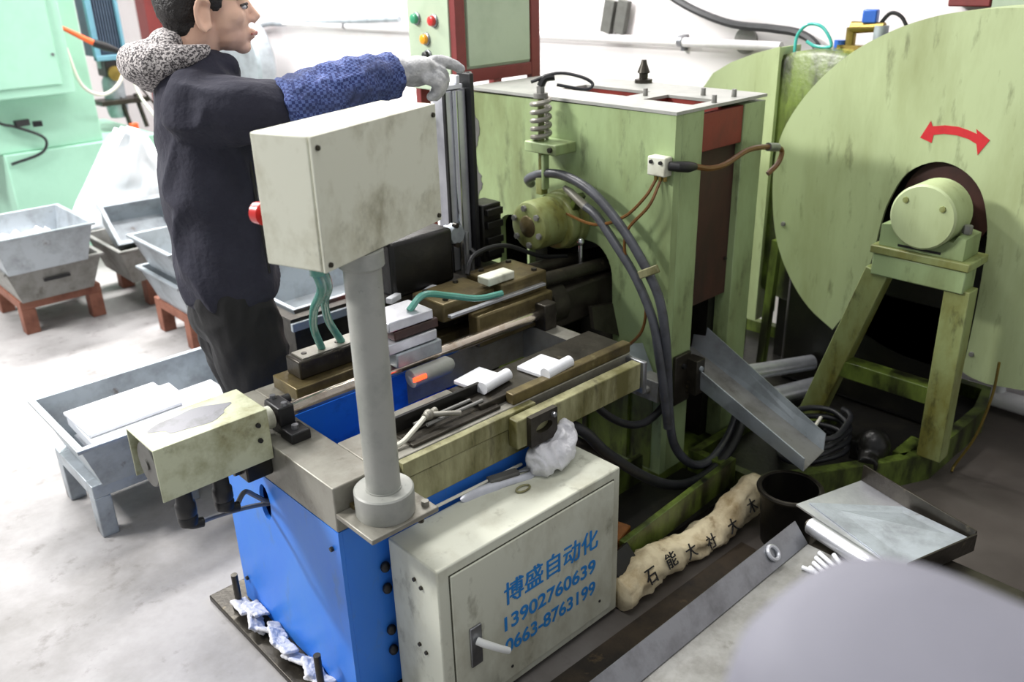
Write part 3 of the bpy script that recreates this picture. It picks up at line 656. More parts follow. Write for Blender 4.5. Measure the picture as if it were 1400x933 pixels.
part('mount_block', B().box(.70, .7645, 1.66, 1.76, .545, .60), 'oily_black', mo, bevel=.004)
bolts(mo, [(.735, 1.641, .69), (.735, 1.641, .652)], (0, -1, 0), .006, .006, 'black')
bolts(mo, [(.70, 1.70, .565)], (-1, 0, 0), .012, .014, 'dark_steel')

# ================================================================ CONTROL CABINET
cb = thing('control_cabinet', 'grimy cream control cabinet with blue lettering on its door', 'cabinet', (1.16, 1.3, 0))
X0, X1, Y0, Y1, ZT = .872, 1.455, 1.205, 1.377, .455
part('cabinet_body', B().box(X0, X1, Y0, Y1, .015, ZT), 'cream', cb, bevel=.004)
for x in (X0+.05, X1-.05):
    for y in (Y0+.04, Y1-.04): part('foot', B().box(x-.02, x+.02, y-.02, y+.02, 0, .015), 'black', cb)
dn = part('door', B().box(.905, 1.428, 1.200, 1.2048, .04, .428), 'cream', cb, bevel=.0015)
part('door_gap', B().box(.902, 1.431, 1.2042, 1.2049, .037, .431), 'door_seam', cb)
for bd, x, z, w_, h_, bo in (('博盛自动化', 1.052, .262, .316, .062, .012), ('13902760639', 1.05, .190, .312, .042, .02), ('0663-8763199', 1.05, .122, .312, .042, .02)):
    for k, (ox, oz) in enumerate(((0, 0), (.0022, .0004), (.0011, .0014)) if bo < .015 else ((0, 0),)):
        part('lettering', text_mesh('lettering', bd, w_, h_, (x+ox, 1.1996-k*.0001, z+oz), (1, 0, 0), (0, 0, 1), 0 if bo < .015 else bo), 'ink_blue', dn, smooth=0)
hp = part('lock_plate', B().box(.945, .978, 1.194, 1.1998, .155, .265), 'steel', dn, bevel=.002)
part('handle', B().path([(.962, 1.194, .225), (.968, 1.182, .222), (1.0, 1.165, .198), (1.025, 1.16, .178)], [.009, .009, .0085, .008], 12), 'white_plastic', cb, label='white lever handle')
bolts(dn, [(1.07, 1.1998, .075), (1.38, 1.1998, .085)], (0, -1, 0), .004, .002, 'black', 'rivet')
bolts(cb, [(.872, 1.285, .395), (.872, 1.262, .385), (.872, 1.285, .215), (.872, 1.262, .205)], (-1, 0, 0), .005, .005, 'dark_steel')
for z in (.37, .31, .19, .13): part('hinge_knob', B().ell((.868, 1.392, z), (.012, .010, .014)), 'black', cb)
# items on the cabinet
b = B(); b.ell((1.335, 1.325, .492), (.062, .04, .036)); b.ell((1.375, 1.33, .512), (.036, .034, .036), rot=Matrix.Rotation(.5, 3, 'Y')); b.ell((1.30, 1.33, .485), (.034, .036, .03)); b.path([(1.37, 1.33, .52), (1.40, 1.335, .548)], [.03, .012], 12)
part('rag', blob('rag', b, .004, 1, (.011, 24, (1, 1, 1))), 'white_cloth', label='crumpled white rag on the cabinet top', cat='rag', smooth=180)
pk = thing('scraper', 'flat steel scraper with grey handle lying on the cabinet top', 'scraper', (1.2, 1.36, .456))
part('blade', B().path(catmull([(1.075, 1.368, .461), (1.13, 1.362, .462), (1.2, 1.345, .462), (1.28, 1.325, .461)], 5), [.004]+[.013]*8+[.009]*6+[.003], 8, flat=.25), 'alum', pk)
part('handle', B().beam((1.165, 1.372, .470), (1.245, 1.352, .470), .026, .014), 'primer_grey', pk, bevel=.004)
part('rod', B().cyl((1.245, 1.352, .470), (1.34, 1.322, .462), .004, None, 8), 'steel', pk)
part('wire_ring', B().path([(1.215+.02*math.cos(a), 1.303+.011*math.sin(a), .4585) for a in [2*math.pi*k/20 for k in range(20)]], .0025, 6, closed=True), 'cream_stained', label='thin wire ring on the cabinet top', cat='ring')
part('thin_rod', B().cyl((.985, 1.372, .475), (1.28, 1.3765, .466), .004, None, 8), 'tube_white', label='thin pale rod along the cabinet rear edge', cat='rod')

# ================================================================ OPERATOR HEAD ON PEDESTAL
pd = thing('pedestal_box', 'cream operator box on a grey pedestal pole beside the cabinet', 'control box', (.848, 1.335, .548))
PX, PY = .848, 1.335
part('base_plate', B().box(.765, .935, 1.266, 1.3985, .548, .56), 'table_steel', pd, bevel=.002)
part('flange', B().lathe((PX, PY, .56), [(.062, 0), (.063, .003), (.063, .055), (.06, .058), (.038, .058), (.038, .061)], 36), 'pole_paint', pd)
part('pole', B().cyl((PX, PY, .61), (PX, PY, 1.134), .036, None, 28), 'pole_paint', pd)
part('pole_collar', B().lathe((PX, PY, 1.098), [(.036, 0), (.043, .006), (.043, .036)], 28), 'pole_paint', pd)
bolts(pd, [(.918, 1.29, .56), (.918, 1.38, .56)], (0, 0, 1), .009, .012, 'table_steel')
bolts(pd, [(.90, 1.285, .548)], (0, 0, -1), .008, .018, 'dark_steel')
TH = math.radians(18.64); U = Vector((math.cos(TH), math.sin(TH), 0)); V = Vector((-U.y, U.x, 0)); Z = Vector((0, 0, 1))
HO = Vector((.727, 1.258, 1.1356)); HW, HD, HH = .367, .131, .231
def hp_(u, v, z): return HO+U*u+V*v+Z*z
Rz = Matrix.Rotation(TH, 3, 'Z')
hb = part('box_shell', B().obox(hp_(HW/2, HD/2+.004, HH/2), (HW, HD-.008, HH), Rz), 'cream_head', pd, bevel=.003)
part('box_lid', B().obox(hp_(HW/2, .003, HH/2), (HW, .0055, HH), Rz), 'cream_head', pd, bevel=.0012)
bolts(pd, [hp_(.013, -.0, .012), hp_(.013, -.0, HH-.02), hp_(HW-.012, -.0, HH-.02), hp_(HW-.012, -.0, .012)], -V, .005, .004, 'dark_steel', 'screw')
part('emergency_button', B().cyl(hp_(.02, HD, .085), hp_(.02, HD+.012, .085), .01, None, 14).cyl(hp_(.02, HD+.012, .085), hp_(.02, HD+.03, .085), .021, .019, 18), 'button_red', pd, label='red mushroom stop button')
part('cable_gland', B().cyl(hp_(.035, .05, -.02), hp_(.035, .05, 0), .014, None, 14), 'tube_green', pd)
part('green_hose', B().tube([tuple(hp_(.035, .06, 0)), (.83, 1.46, 1.03), (.93, 1.68, .90), (1.0, 1.82, .79), (1.04, 1.865, .709)], .010, 10), 'tube_green', label='left green air hose dropping from the operator box to the guide rail', cat='hose', group='green air hoses')
part('green_hose', B().tube([tuple(hp_(.05, .06, 0)), (.85, 1.47, 1.03), (.97, 1.70, .90), (1.05, 1.83, .79), (1.10, 1.865, .709)], .010, 10), 'tube_green', label='right green air hose dropping from the operator box to the guide rail', cat='hose', group='green air hoses')

# ================================================================ SLIDE COLUMN, GEARBOX, TANK
sc_ = thing('slide_column', 'vertical aluminium slide column with black rail beside the press', 'column', (1.66, 2.05, 0))
part('base_post', B().box(1.60, 1.76, 1.99, 2.12, 0, .70), 'dark_steel', sc_, bevel=.004)
part('base_block', B().box(1.57, 1.78, 1.955, 2.12, .70, .73), 'dark_steel', sc_, bevel=.004)
part('profile', B().box(1.622, 1.70, 2.03, 2.09, .73, 1.275), 'alum', sc_, bevel=.004)
part('profile_rib', B().cyl((1.655, 2.029, .73), (1.655, 2.029, 1.275), .011, None, 12), 'chrome_rod', sc_)
part('edge_strip', B().box(1.6145, 1.6215, 2.024, 2.034, .73, 1.28), 'black', sc_)
part('rail', B().box(1.702, 1.717, 2.01, 2.07, .73, 1.318), 'black', sc_, bevel=.002)
part('side_rod', B().cyl((1.731, 2.05, .73), (1.731, 2.05, 1.318), .009, None, 12), 'chrome_rod', sc_)
part('top_cap', B().box(1.62, 1.69, 2.03, 2.09, 1.277, 1.29).box(1.63, 1.642, 2.03, 2.06, 1.29, 1.315).box(1.668, 1.68, 2.03, 2.06, 1.29, 1.315), 'alum_white', sc_, bevel=.002)
cg = part('slide_block', B().box(1.722, 1.80, 2.0, 2.08, .74, .925), 'oily_black', sc_, bevel=.005)
for z in (.76, .80, .85, .89): part('block_fin', B().box(1.73, 1.795, 1.985, 2.0, z, z+.022), 'oily_black', cg, bevel=.002)
bolts(sc_, [(1.80, 2.03, .87), (1.80, 2.03, .83), (1.80, 2.03, .79), (1.80, 2.05, .76)], (1, 0, 0), .009, .012, 'chrome_rod')
part('fitting', B().lathe((1.60, 1.975, .865), [(.028, 0), (.032, .006), (.032, .03), (.02, .034), (.02, .06)], 8, 'y'), 'galv', sc_)
for dz in (-.03, .03): part('fitting_screw', B().cyl((1.595, 1.985, .865+dz), (1.595, 1.97, .865+dz), .008), 'dark_steel', sc_)
part('elbow', B().tube([(1.66, 1.99, .80), (1.665, 1.975, .79), (1.685, 1.97, .79)], .011, 8), 'black', sc_)
part('dark_housing', B().box(1.34, 1.565, 1.955, 2.10, .735, .90), 'oily_black', sc_, bevel=.012)
part('housing_bracket', B().box(1.36, 1.60, 1.96, 2.06, .70, .734), 'dark_steel', sc_)
for i, (x, y, z) in enumerate([(1.33, 1.945, .745), (1.36, 1.93, .715), (1.46, 1.945, .735)]):
    part('chrome_clip', B().obox((x, y, z), (.05, .02, .018), .35), 'alum_white', sc_, bevel=.003)
part('drop_rod', B().cyl((1.64, 1.985, .865), (1.64, 1.985, .71), .008).cyl((1.665, 1.99, .80), (1.665, 1.99, .71), .006), 'steel', sc_)

tk = thing('coolant_tank', 'dark steel coolant tank behind the bed beside the worker', 'tank', (1.6, 2.85, 0))
part('tank_shell', tray_mesh(1.30, 2.0, 2.5, 3.1, 0, .53, .0, .012, .02), 'dark_steel', tk, smooth=20)
part('inner_tray', tray_mesh(1.33, 1.97, 2.54, 3.06, .38, .545, .02, .006, .006), 'galv', tk, smooth=20)
part('rim_bar', B().box(1.28, 2.0, 2.47, 2.485, .50, .53), 'galv', tk, bevel=.003)
part('red_lamp', B().cyl((1.60, 2.488, .60), (1.60, 2.46, .60), .014, .010, 12).box(1.585, 1.615, 2.488, 2.52, .53, .62), 'led_red', None, label='small glowing red lamp on the coolant tank rim', cat='lamp')

# ================================================================ PRESS
ps = thing('press', 'tall green forging press with arched mouth and open top', 'press', (2.22, 1.93, 0))
def arc(cy, cz, ry, rz, a0, a1, n=10): return [(cy+ry*math.cos(math.radians(a0+(a1-a0)*k/n)), cz+rz*math.sin(math.radians(a0+(a1-a0)*k/n))) for k in range(n+1)]
mouth = [(2.085, .42), (2.085, .78)]+arc(1.93, .62, .155, .19, 80, 60, 2)+[(1.93, .808), (1.826, .79)]+arc(1.80, .68, .09, .11, 90, 180, 8)+[(1.705, .55), (1.70, .42)]
slot = [(2.235, .46)]+arc(2.165, .755, .07, .055, 0, 180, 10)+[(2.096, .46)]
part('face_plate', curve_plate('face_plate', [(1.492, .06), (2.375, .06), (2.375, 1.205), (1.492, 1.212)], [mouth, slot], 'x', 2.0, 2.03), 'green', ps)
part('side_column', B().box(2.031, 2.13, 1.492, 1.55, .06, 1.213), 'green', ps, bevel=.002)
part('side_column', B().box(2.335, 2.447, 1.492, 1.55, .06, 1.203), 'green', ps, bevel=.002)
part('red_web', B().box(2.131, 2.334, 1.515, 1.53, .60, 1.095), 'red_dark', ps)
part('red_lintel', B().box(2.131, 2.334, 1.496, 1.514, 1.09, 1.20), 'red_primer', ps, bevel=.002)
part('back_plate', B().box(2.40, 2.447, 1.551, 2.375, .06, 1.203), 'green', ps)
part('far_side', B().box(2.031, 2.399, 2.34, 2.375, .06, 1.203), 'green', ps)
o1 = [(2.15, 1.795), (2.27, 1.795), (2.27, 2.075), (2.15, 2.075)]; o2 = [(2.13, 1.535), (2.25, 1.535), (2.25, 1.715), (2.13, 1.715)]
part('top_plate', curve_plate('top_plate', [(1.998, 1.49), (2.45, 1.49), (2.45, 2.378), (1.998, 2.378)], [o1, o2], 'z', 1.213, 1.222), 'pole_paint', ps, label='pale top plate with two openings')  # top plate paler than the green press sides
part('well', B().box(2.13, 2.15, 1.79, 2.08, .98, 1.212).box(2.272, 2.29, 1.79, 2.08, .98, 1.212).box(2.15, 2.272, 1.778, 1.792, .98, 1.212).box(2.15, 2.272, 2.078, 2.092, .98, 1.212).box(2.13, 2.29, 1.778, 2.092, .97, .98), 'red_primer', ps)
part('well', B().box(2.252, 2.268, 1.53, 1.72, .98, 1.212).box(2.13, 2.25, 1.717, 1.73, .98, 1.212).box(2.112, 2.128, 1.552, 1.73, .98, 1.212).box(2.13, 2.268, 1.552, 1.73, .97, .98), 'red_primer', ps)
part('inner_post', B().box(2.031, 2.09, 2.087, 2.094, .46, .80), 'galv_dirty', ps)
part('shade_liner', B().box(2.032, 2.299, 2.322, 2.339, .42, .95), 'oily_black', ps)  # added black panels, standing in for shade inside the press
part('shade_liner', B().box(2.032, 2.299, 1.551, 2.321, .93, .95), 'oily_black', ps)
part('shade_liner', B().box(2.30, 2.39, 1.551, 2.339, .06, .95), 'oily_black', ps)
random.seed(11)
pts = [(2.374, 1.18)]+[(2.374, .75)]+[(2.335+.016*math.sin(k*.33+.5)+random.uniform(-.006, .006), .78+k*.0095) for k in range(42)]
part('bare_patch', curve_plate('bare_patch', pts, [], 'x', 1.9985, 1.9999), 'primer_grey', ps, label='grey patch of missing paint')
bolts(ps, [(2.30, 1.62, 1.222), (2.19, 1.755, 1.222), (2.20, 1.51, 1.222), (2.33, 1.53, 1.222)], (0, 0, 1), .008, .022, 'galv_dirty')
bolts(ps, [(2.145, 1.514, .72), (2.32, 1.514, .72)], (0, -1, 0), .006, .006, 'dark_steel')
part('lower_rib', B().box(1.985, 1.9995, 1.62, 1.64, .08, .40).box(1.985, 1.9995, 1.80, 1.82, .08, .40).box(1.985, 1.9995, 1.98, 2.0, .08, .40), 'green_oily', ps)
part('lower_skin', B().box(1.9965, 1.9995, 1.53, 2.37, .07, .415), 'green_oily', ps)  # thin lower sheet, dark stain and shade both put into its colour
part('sill', B().box(1.90, 1.9995, 1.60, 2.10, .40, .46), 'green_oily', ps, bevel=.004)
for i, y in enumerate((1.66, 1.70, 1.74)): part('sill_screw', B().cyl((1.89, y, .47), (1.93, y, .47), .014, .011, 10), 'steel', ps)
part('chip_plate', B().faces([(1.90, 1.60, .52), (2.0, 1.58, .50), (1.99, 1.52, .40), (1.90, 1.56, .47), (1.90, 1.60, .525), (2.0, 1.58, .505), (1.99, 1.515, .405), (1.90, 1.555, .475)], [(0, 1, 2, 3), (4, 7, 6, 5), (0, 4, 5, 1), (1, 5, 6, 2), (2, 6, 7, 3), (3, 7, 4, 0)]), 'galv', ps)
part('foot_bracket', B().box(1.93, 1.985, 1.46, 1.60, .36, .43), 'galv_dirty', ps, bevel=.003)
part('foot_bracket', B().box(2.04, 2.12, 1.478, 1.491, .30, .47), 'dark_steel', ps, bevel=.003)
bolts(ps, [(1.93, 1.53, .395), (1.93, 1.50, .395)], (-1, 0, 0), .013, .014, 'galv_dirty'); bolts(ps, [(2.08, 1.478, .43)], (0, -1, 0), .009, .008, 'black')
part('top_fitting', B().lathe((2.42, 1.95, 1.222), [(.03, 0), (.03, .012), (.015, .014), (.015, .03), (.022, .034), (.012, .06), (.008, .075)], 12), 'dark_steel', ps)
part('press_foot', B().box(2.0, 2.447, 1.492, 1.6, 0, .06), 'green_oily', ps); part('press_foot', B().box(2.0, 2.447, 2.28, 2.375, 0, .06), 'green_oily', ps)

# spring tensioner
sp = thing('spring_tensioner', 'coil spring tensioner with round green bearing cap on the press face', 'spring', (1.9, 1.93, .8))
SX, SY = 1.935, 1.955
part('spring', B().path([(SX+.027*math.cos(a), SY+.027*math.sin(a), 1.10+.125*a/(2*math.pi*5)) for a in [2*math.pi*5*k/110 for k in range(111)]], .0078, 8), 'table_steel', sp)
part('rod', B().cyl((SX, SY, .93), (SX, SY, 1.255), .010, None, 14), 'green_dirty', sp)
part('top_nut', B().cyl((SX, SY, 1.228), (SX, SY, 1.242), .022, None, 20).cyl((SX, SY, 1.242), (SX, SY, 1.262), .014, None, 6), 'galv_dirty', sp)
part('bracket', B().box(1.905, 1.9985, 1.865, 2.0, 1.065, 1.098), 'green', sp, bevel=.004)
bolts(sp, [(1.905, 1.885, 1.082)], (-1, 0, 0), .009, .008, 'dark_steel')
part('clevis', B().box(SX-.014, SX+.014, SY-.014, SY+.014, .93, .985), 'green_dirty', sp, bevel=.003)
part('link_bar', B().box(SX-.02, SX+.005, SY-.03, SY-.018, .95, 1.06), 'green', sp, bevel=.003)
cp = part('bearing_cap', B().lathe((1.83, 1.915, .852), [(.062, 0), (.074, .006), (.078, .02), (.078, .10)], 32, 'x'), 'green_dirty', sp)
part('cap_disc', B().lathe((1.826, 1.915, .852), [(.03, 0), (.035, .004)], 18, 'x'), 'brown_steel', sp)
part('housing', B().lathe((1.93, 1.90, .85), [(.085, 0), (.09, .006), (.09, .03), (.082, .035), (.095, .04), (.095, .068)], 32, 'x'), 'green_dirty', sp)
for k in range(6):
    a = math.radians(k*60+20); q = (1.83, 1.915+.058*math.cos(a), .852+.058*math.sin(a))
    part('bolt', B().cyl(q, (1.822, q[1], q[2]), .010, None, 6), 'galv_dirty', sp)
part('lever', B().beam((1.95, 1.80, .95), (1.96, 1.86, .86), .03, .02), 'green_oily', sp, bevel=.003)
part('hose_nipple', B().path([(1.94, 1.86, .965), (1.94, 1.835, .955), (1.94, 1.79, .93), (1.94, 1.77, .92)], [.008, .012, .014, .014], 12), 'table_steel', sp)
part('small_jet', B().cyl((1.95, 1.80, .80), (1.95, 1.80, .70), .007).ell((1.95, 1.80, .80), (.012, .012, .014)), 'chrome_rod', sp)
part('cable_plug', B().tube([(SX, SY, 1.262), (SX+.01, SY-.01, 1.285), (SX+.03, SY-.03, 1.29)], .012, 8), 'black', sp)
part('cable_loop', B().tube([(SX-.02, SY+.02, 1.275), (SX+.03, SY-.04, 1.30), (SX+.07, SY-.10, 1.29), (SX+.09, SY-.13, 1.27), (SX+.07, SY-.12, 1.255), (SX+.02, SY-.05, 1.268)], .005, 8), 'black_rubber', sp)

# hoses
part('hydraulic_hose', B().tube([(1.98, 2.05, .94), (1.94, 2.02, .968), (1.93, 1.935, 1.0), (1.93, 1.84, 1.003), (1.93, 1.735, .972), (1.93, 1.633, .90), (1.93, 1.547, .812), (1.93, 1.474, .71), (1.93, 1.445, .61), (1.945, 1.44, .487), (1.965, 1.44, .33), (1.99, 1.43, .20), (2.06, 1.41, .11), (2.15, 1.40, .09), (2.28, 1.42, .12), (2.40, 1.46, .19)], .0145, 10), 'hose_grey', label='outer grey hydraulic hose arching over the press mouth', cat='hose', group='hydraulic hoses')
part('hydraulic_hose', B().tube([(1.94, 1.775, .922), (1.935, 1.72, .90), (1.93, 1.64, .83), (1.93, 1.56, .745), (1.92, 1.485, .64), (1.915, 1.452, .54), (1.93, 1.435, .40), (1.95, 1.43, .28)], .0135, 10), 'hose_grey', label='inner grey hydraulic hose starting at the pale nipple', cat='hose', group='hydraulic hoses')
part('hose_clip', B().obox((1.915, 1.50, .78), (.012, .075, .024), Matrix.Rotation(-.5, 3, 'X')), 'cream_stained', label='pale clip holding the two hydraulic hoses together', cat='clip', bevel=.003)
part('black_hose', B().tube([(1.475, 1.46, .485), (1.53, 1.40, .45), (1.608, 1.38, .356), (1.776, 1.37, .205), (1.93, 1.365, .11), (2.10, 1.37, .075), (2.25, 1.38, .12), (2.38, 1.42, .20)], .016, 10), 'black_rubber', label='long black hose looping from under the table to the press foot', cat='hose', group='black hoses')
part('black_hose', B().tube([(1.68, 1.52, .47), (1.72, 1.50, .40), (1.813, 1.49, .325), (1.90, 1.485, .295), (1.975, 1.48, .315), (1.99, 1.47, .36)], .012, 10), 'black_rubber', label='short black hose sagging below the end bracket', cat='hose', group='black hoses')
mf = thing('oil_manifold', 'pale oil manifold block on the corner of the press', 'manifold', (1.99, 1.53, 1.05))
part('block', B().box(1.965, 1.9995, 1.497, 1.56, 1.045, 1.10), 'cream', mf, bevel=.004)
bolts(mf, [(1.965, 1.545, 1.085), (1.965, 1.512, 1.085)], (-1, 0, 0), .006, .006, 'black')
for k in range(3): part('nipple', B().cyl((1.985, 1.51+.016*k, 1.045), (1.985, 1.51+.016*k, 1.03), .006), 'brass', mf)
part('side_fitting', B().path([(1.985, 1.497, 1.075), (1.995, 1.475, 1.075), (2.03, 1.465, 1.07), (2.06, 1.465, 1.066)], [.013, .015, .016, .011], 14), 'black', mf)
part('supply_hose', B().tube([(2.06, 1.465, 1.066), (2.13, 1.46, 1.05), (2.20, 1.455, 1.052), (2.31, 1.455, 1.075), (2.43, 1.46, 1.066), (2.51, 1.46, 1.045), (2.50, 1.46, 1.006), (2.46, 1.47, .975)], .0085, 8), 'brown_tube', mf)
part('tube_end', B().cyl((2.43, 1.46, 1.066), (2.485, 1.46, 1.056), .013), 'steel', mf)
part('oil_tube', B().tube([(1.985, 1.542, 1.03), (1.96, 1.56, .98), (1.94, 1.62, .915), (1.93, 1.72, .875), (1.93, 1.83, .885), (1.95, 1.86, .89)], .005, 6), 'brown_tube', mf)
part('oil_tube', B().tube([(1.985, 1.526, 1.03), (1.955, 1.54, .96), (1.935, 1.60, .88), (1.93, 1.60, .80), (1.925, 1.55, .74), (1.925, 1.515, .68), (1.93, 1.53, .58), (1.92, 1.60, .50), (1.90, 1.68, .46)], .005, 6), 'brown_tube', mf)

# operator panel behind
op = thing('switch_cabinet', 'green switch cabinet in a dark red frame behind the press', 'cabinet', (2.25, 2.6, 0))
XA, XB, YA, YB, ZA = 2.045, 2.455, 2.48, 2.73, 1.215
part('cabinet_shell', B().box(XA+.01, XB-.01, YA+.012, YB-.01, ZA+.01, 1.85), 'panel_green', op, bevel=.003)
for x, y in ((XA, YA), (XB-.045, YA), (XA, YB-.03), (XB-.045, YB-.03)):
    part('frame_post', B().box(x, x+.045, y, y+.03, 0, 1.85), 'red_frame', op, bevel=.002)
part('frame_rail', B().box(XA+.046, XB-.046, YA, YA+.03, ZA, ZA+.045), 'red_frame', op, bevel=.002)
part('lower_rail', B().box(XA+.046, XB-.046, YA, YA+.03, 1.12, 1.19), 'red_frame', op, bevel=.002)
part('door_leaf', B().box(XA+.055, XB-.055, YA-.002, YA+.011, ZA+.055, 1.84), 'panel_green', op, bevel=.002)
part('button_panel', B().box(XA-.004, XA+.0095, YA+.032, 2.745, ZA-.03, 1.85), 'panel_green', op, bevel=.002)
for y, z, m_, r_ in ((2.69, 1.43, 'button_green', .018), (2.59, 1.425, 'button_red', .018), (2.64, 1.362, 'button_orange', .018), (2.635, 1.305, 'black', .017)):
    bt = part('button_bezel', B().lathe((XA-.004, y, z), [(r_+.005, 0), (r_+.004, -.006), (r_, -.008)], 20, 'x'), 'steel', op)
    part('button', B().lathe((XA-.010, y, z), [(r_, 0), (r_*.9, -.014), (r_*.6, -.017)], 20, 'x'), m_, bt)

# ================================================================ FLYWHEELS AND GUARD
gu = thing('flywheel_guard', 'huge round green flywheel guard with red double arrow', 'guard', (2.9, 1.05, 0))
outer = [(.93, .345), (.905, .325), (.86, .316), (.80, .318), (.6, .36), (.42, .50), (.32, .70), (.30, .92), (.36, 1.12), (.49, 1.29), (.66, 1.40), (.84, 1.45), (.95, 1.456), (1.062, 1.449), (1.185, 1.428), (1.313, 1.382), (1.448, 1.303), (1.565, 1.189), (1.648, 1.058), (1.679, .937), (1.675, .79), (1.64, .629), (1.571, .502), (1.485, .408), (1.381, .347),
         (1.321, .466), (1.276, .626), (1.262, .759), (1.245, .85), (1.199, .95), (1.114, .999), (1.033, .986), (.969, .932), (.934, .846), (.92, .755), (.914, .561), (.916, .38)]
def dens(P, s0, s1, n=4):
    seg = catmull([(p[0], p[1], 0) for p in P[s0:s1]], n); return P[:s0]+[(q.x, q.y) for q in seg]+P[s1:]
outer = dens(outer, 0, 25); outer = dens(outer, len(outer)-13, len(outer))
part('guard_plate', curve_plate('guard_plate', outer, [], 'x', 2.85, 2.862), 'green_light', gu)
k0 = dens([(.80, .318), (.6, .36), (.42, .50), (.32, .70), (.30, .92), (.36, 1.12), (.49, 1.29), (.66, 1.40), (.84, 1.45), (.95, 1.456), (1.062, 1.449), (1.185, 1.428), (1.313, 1.382), (1.448, 1.303), (1.565, 1.189), (1.648, 1.058), (1.679, .937), (1.675, .79), (1.64, .629), (1.571, .502), (1.485, .408), (1.381, .347)], 0, 22)
b = B(); inn = [(.95+(y-.95)*.985, .85+(z-.85)*.985) for y, z in k0]
b.rings([[Vector((2.863, y, z)), Vector((3.05, y, z)), Vector((3.05, y2, z2)), Vector((2.863, y2, z2))] for (y, z), (y2, z2) in zip(k0, inn)])
part('guard_rim', b, 'green_light', gu)
aw = [(1.175, 1.067), (1.150, 1.122), (1.142, 1.106), (1.105, 1.113), (1.065, 1.113), (1.03, 1.105), (1.008, 1.098), (1.012, 1.112), (.968, 1.084), (.995, 1.036), (1.004, 1.068), (1.03, 1.080), (1.065, 1.087), (1.105, 1.087), (1.135, 1.080), (1.137, 1.055)]
part('double_arrow', curve_plate('double_arrow', aw, [], 'x', 2.8485, 2.8499), 'red_paint', gu, label='red double-headed arrow')
bolts(gu, [(2.85, .90, .40), (2.85, 1.62, .70)], (-1, 0, 0), .009, .006, 'galv_dirty')
part('guard_brace', B().beam((2.89, 1.66, .62), (2.89, 1.68, .08), .03, .03), 'green_oily', gu); part('guard_brace', B().beam((2.95, .62, .37), (2.95, .62, .0), .04, .04), 'green_oily', gu)
fwl = thing('flywheel', 'black flywheel with dark red hub inside the green guard', 'flywheel', (2.98, 1.06, .3))
part('wheel_disc', B().lathe((2.90, 1.07, .86), [(.22, .02), (.57, .02), (.57, .12), (.22, .12)], 48, 'x'), 'oily_black', fwl)
part('wheel_hub', B().lathe((2.875, 1.07, .86), [(.09, 0), (.145, .004), (.15, .06)], 32, 'x'), 'red_dark', fwl)
part('dark_gearbox', B().box(2.92, 3.06, .98, 1.62, .05, .52), 'oily_black', fwl, bevel=.02)
part('axle', B().cyl((2.76, 1.06, .875), (3.2, 1.06, .875), .05), 'dark_steel', fwl)
# second wheel and half guard further back
hg = thing('half_guard', 'green half guard with straight edge behind the press', 'guard', (3.1, 2.0, 0))
hgp = [(1.82, .2)]+[(1.82, 1.295), (1.916, 1.269), (2.026, 1.228), (2.107, 1.182), (2.155, 1.116), (2.25, .96), (2.28, .75), (2.25, .5), (2.15, .3), (2.05, .2)]
part('guard_plate', curve_plate('guard_plate', hgp, [], 'x', 3.05, 3.06), 'green_light', hg)
part('guard_flange', B().box(3.061, 3.20, 1.82, 1.828, .2, 1.292), 'green_light', hg); part('guard_leg', B().box(3.08, 3.12, 1.9, 1.95, .05, .25), 'green_oily', hg)
dw = thing('drum', 'dark drum between the two green guards', 'drum', (3.12, 1.75, 0))
part('drum_shell', B().lathe((3.07, 1.66, .80), [(.47, 0), (.49, .01), (.49, .17), (.47, .18)], 56, 'x'), 'green_oily', dw); part('drum_foot', B().box(3.1, 3.2, 1.55, 1.75, .05, .33), 'oily_black', dw)
part('teal_tube', B().tube([(3.12, 1.80, 1.27), (3.13, 1.80, 1.33), (3.13, 1.76, 1.37), (3.13, 1.70, 1.36), (3.13, 1.66, 1.30), (3.13, 1.72, 1.295), (3.13, 1.76, 1.31)], .006, 8), 'tube_teal', label='teal air tube looped on top of the dark drum', cat='tube')
va = thing('air_valve', 'brass and blue air valve group above the flywheel guard', 'valve', (3.2, 1.53, 1.29))
part('valve_post', B().box(3.17, 3.21, 1.46, 1.66, 1.285, 1.30).cyl((3.19, 1.62, 1.3), (3.19, 1.62, 1.36), .018), 'brass', va)
part('valve_body', B().cyl((3.19, 1.62, 1.36), (3.19, 1.50, 1.365), .022, .016), 'brass', va); part('blue_coil', B().obox((3.19, 1.555, 1.40), (.04, .05, .045), .2), 'valve_blue', va, bevel=.005)
part('grey_bowl', B().cyl((3.19, 1.51, 1.30), (3.19, 1.51, 1.37), .025), 'galv', va); part('blue_cap', B().cyl((3.19, 1.66, 1.29), (3.19, 1.66, 1.315), .02), 'valve_blue', va)
part('black_lead', B().tube([(3.19, 1.52, 1.37), (3.2, 1.49, 1.41), (3.2, 1.45, 1.40), (3.2, 1.42, 1.36)], .007, 6), 'black', va)

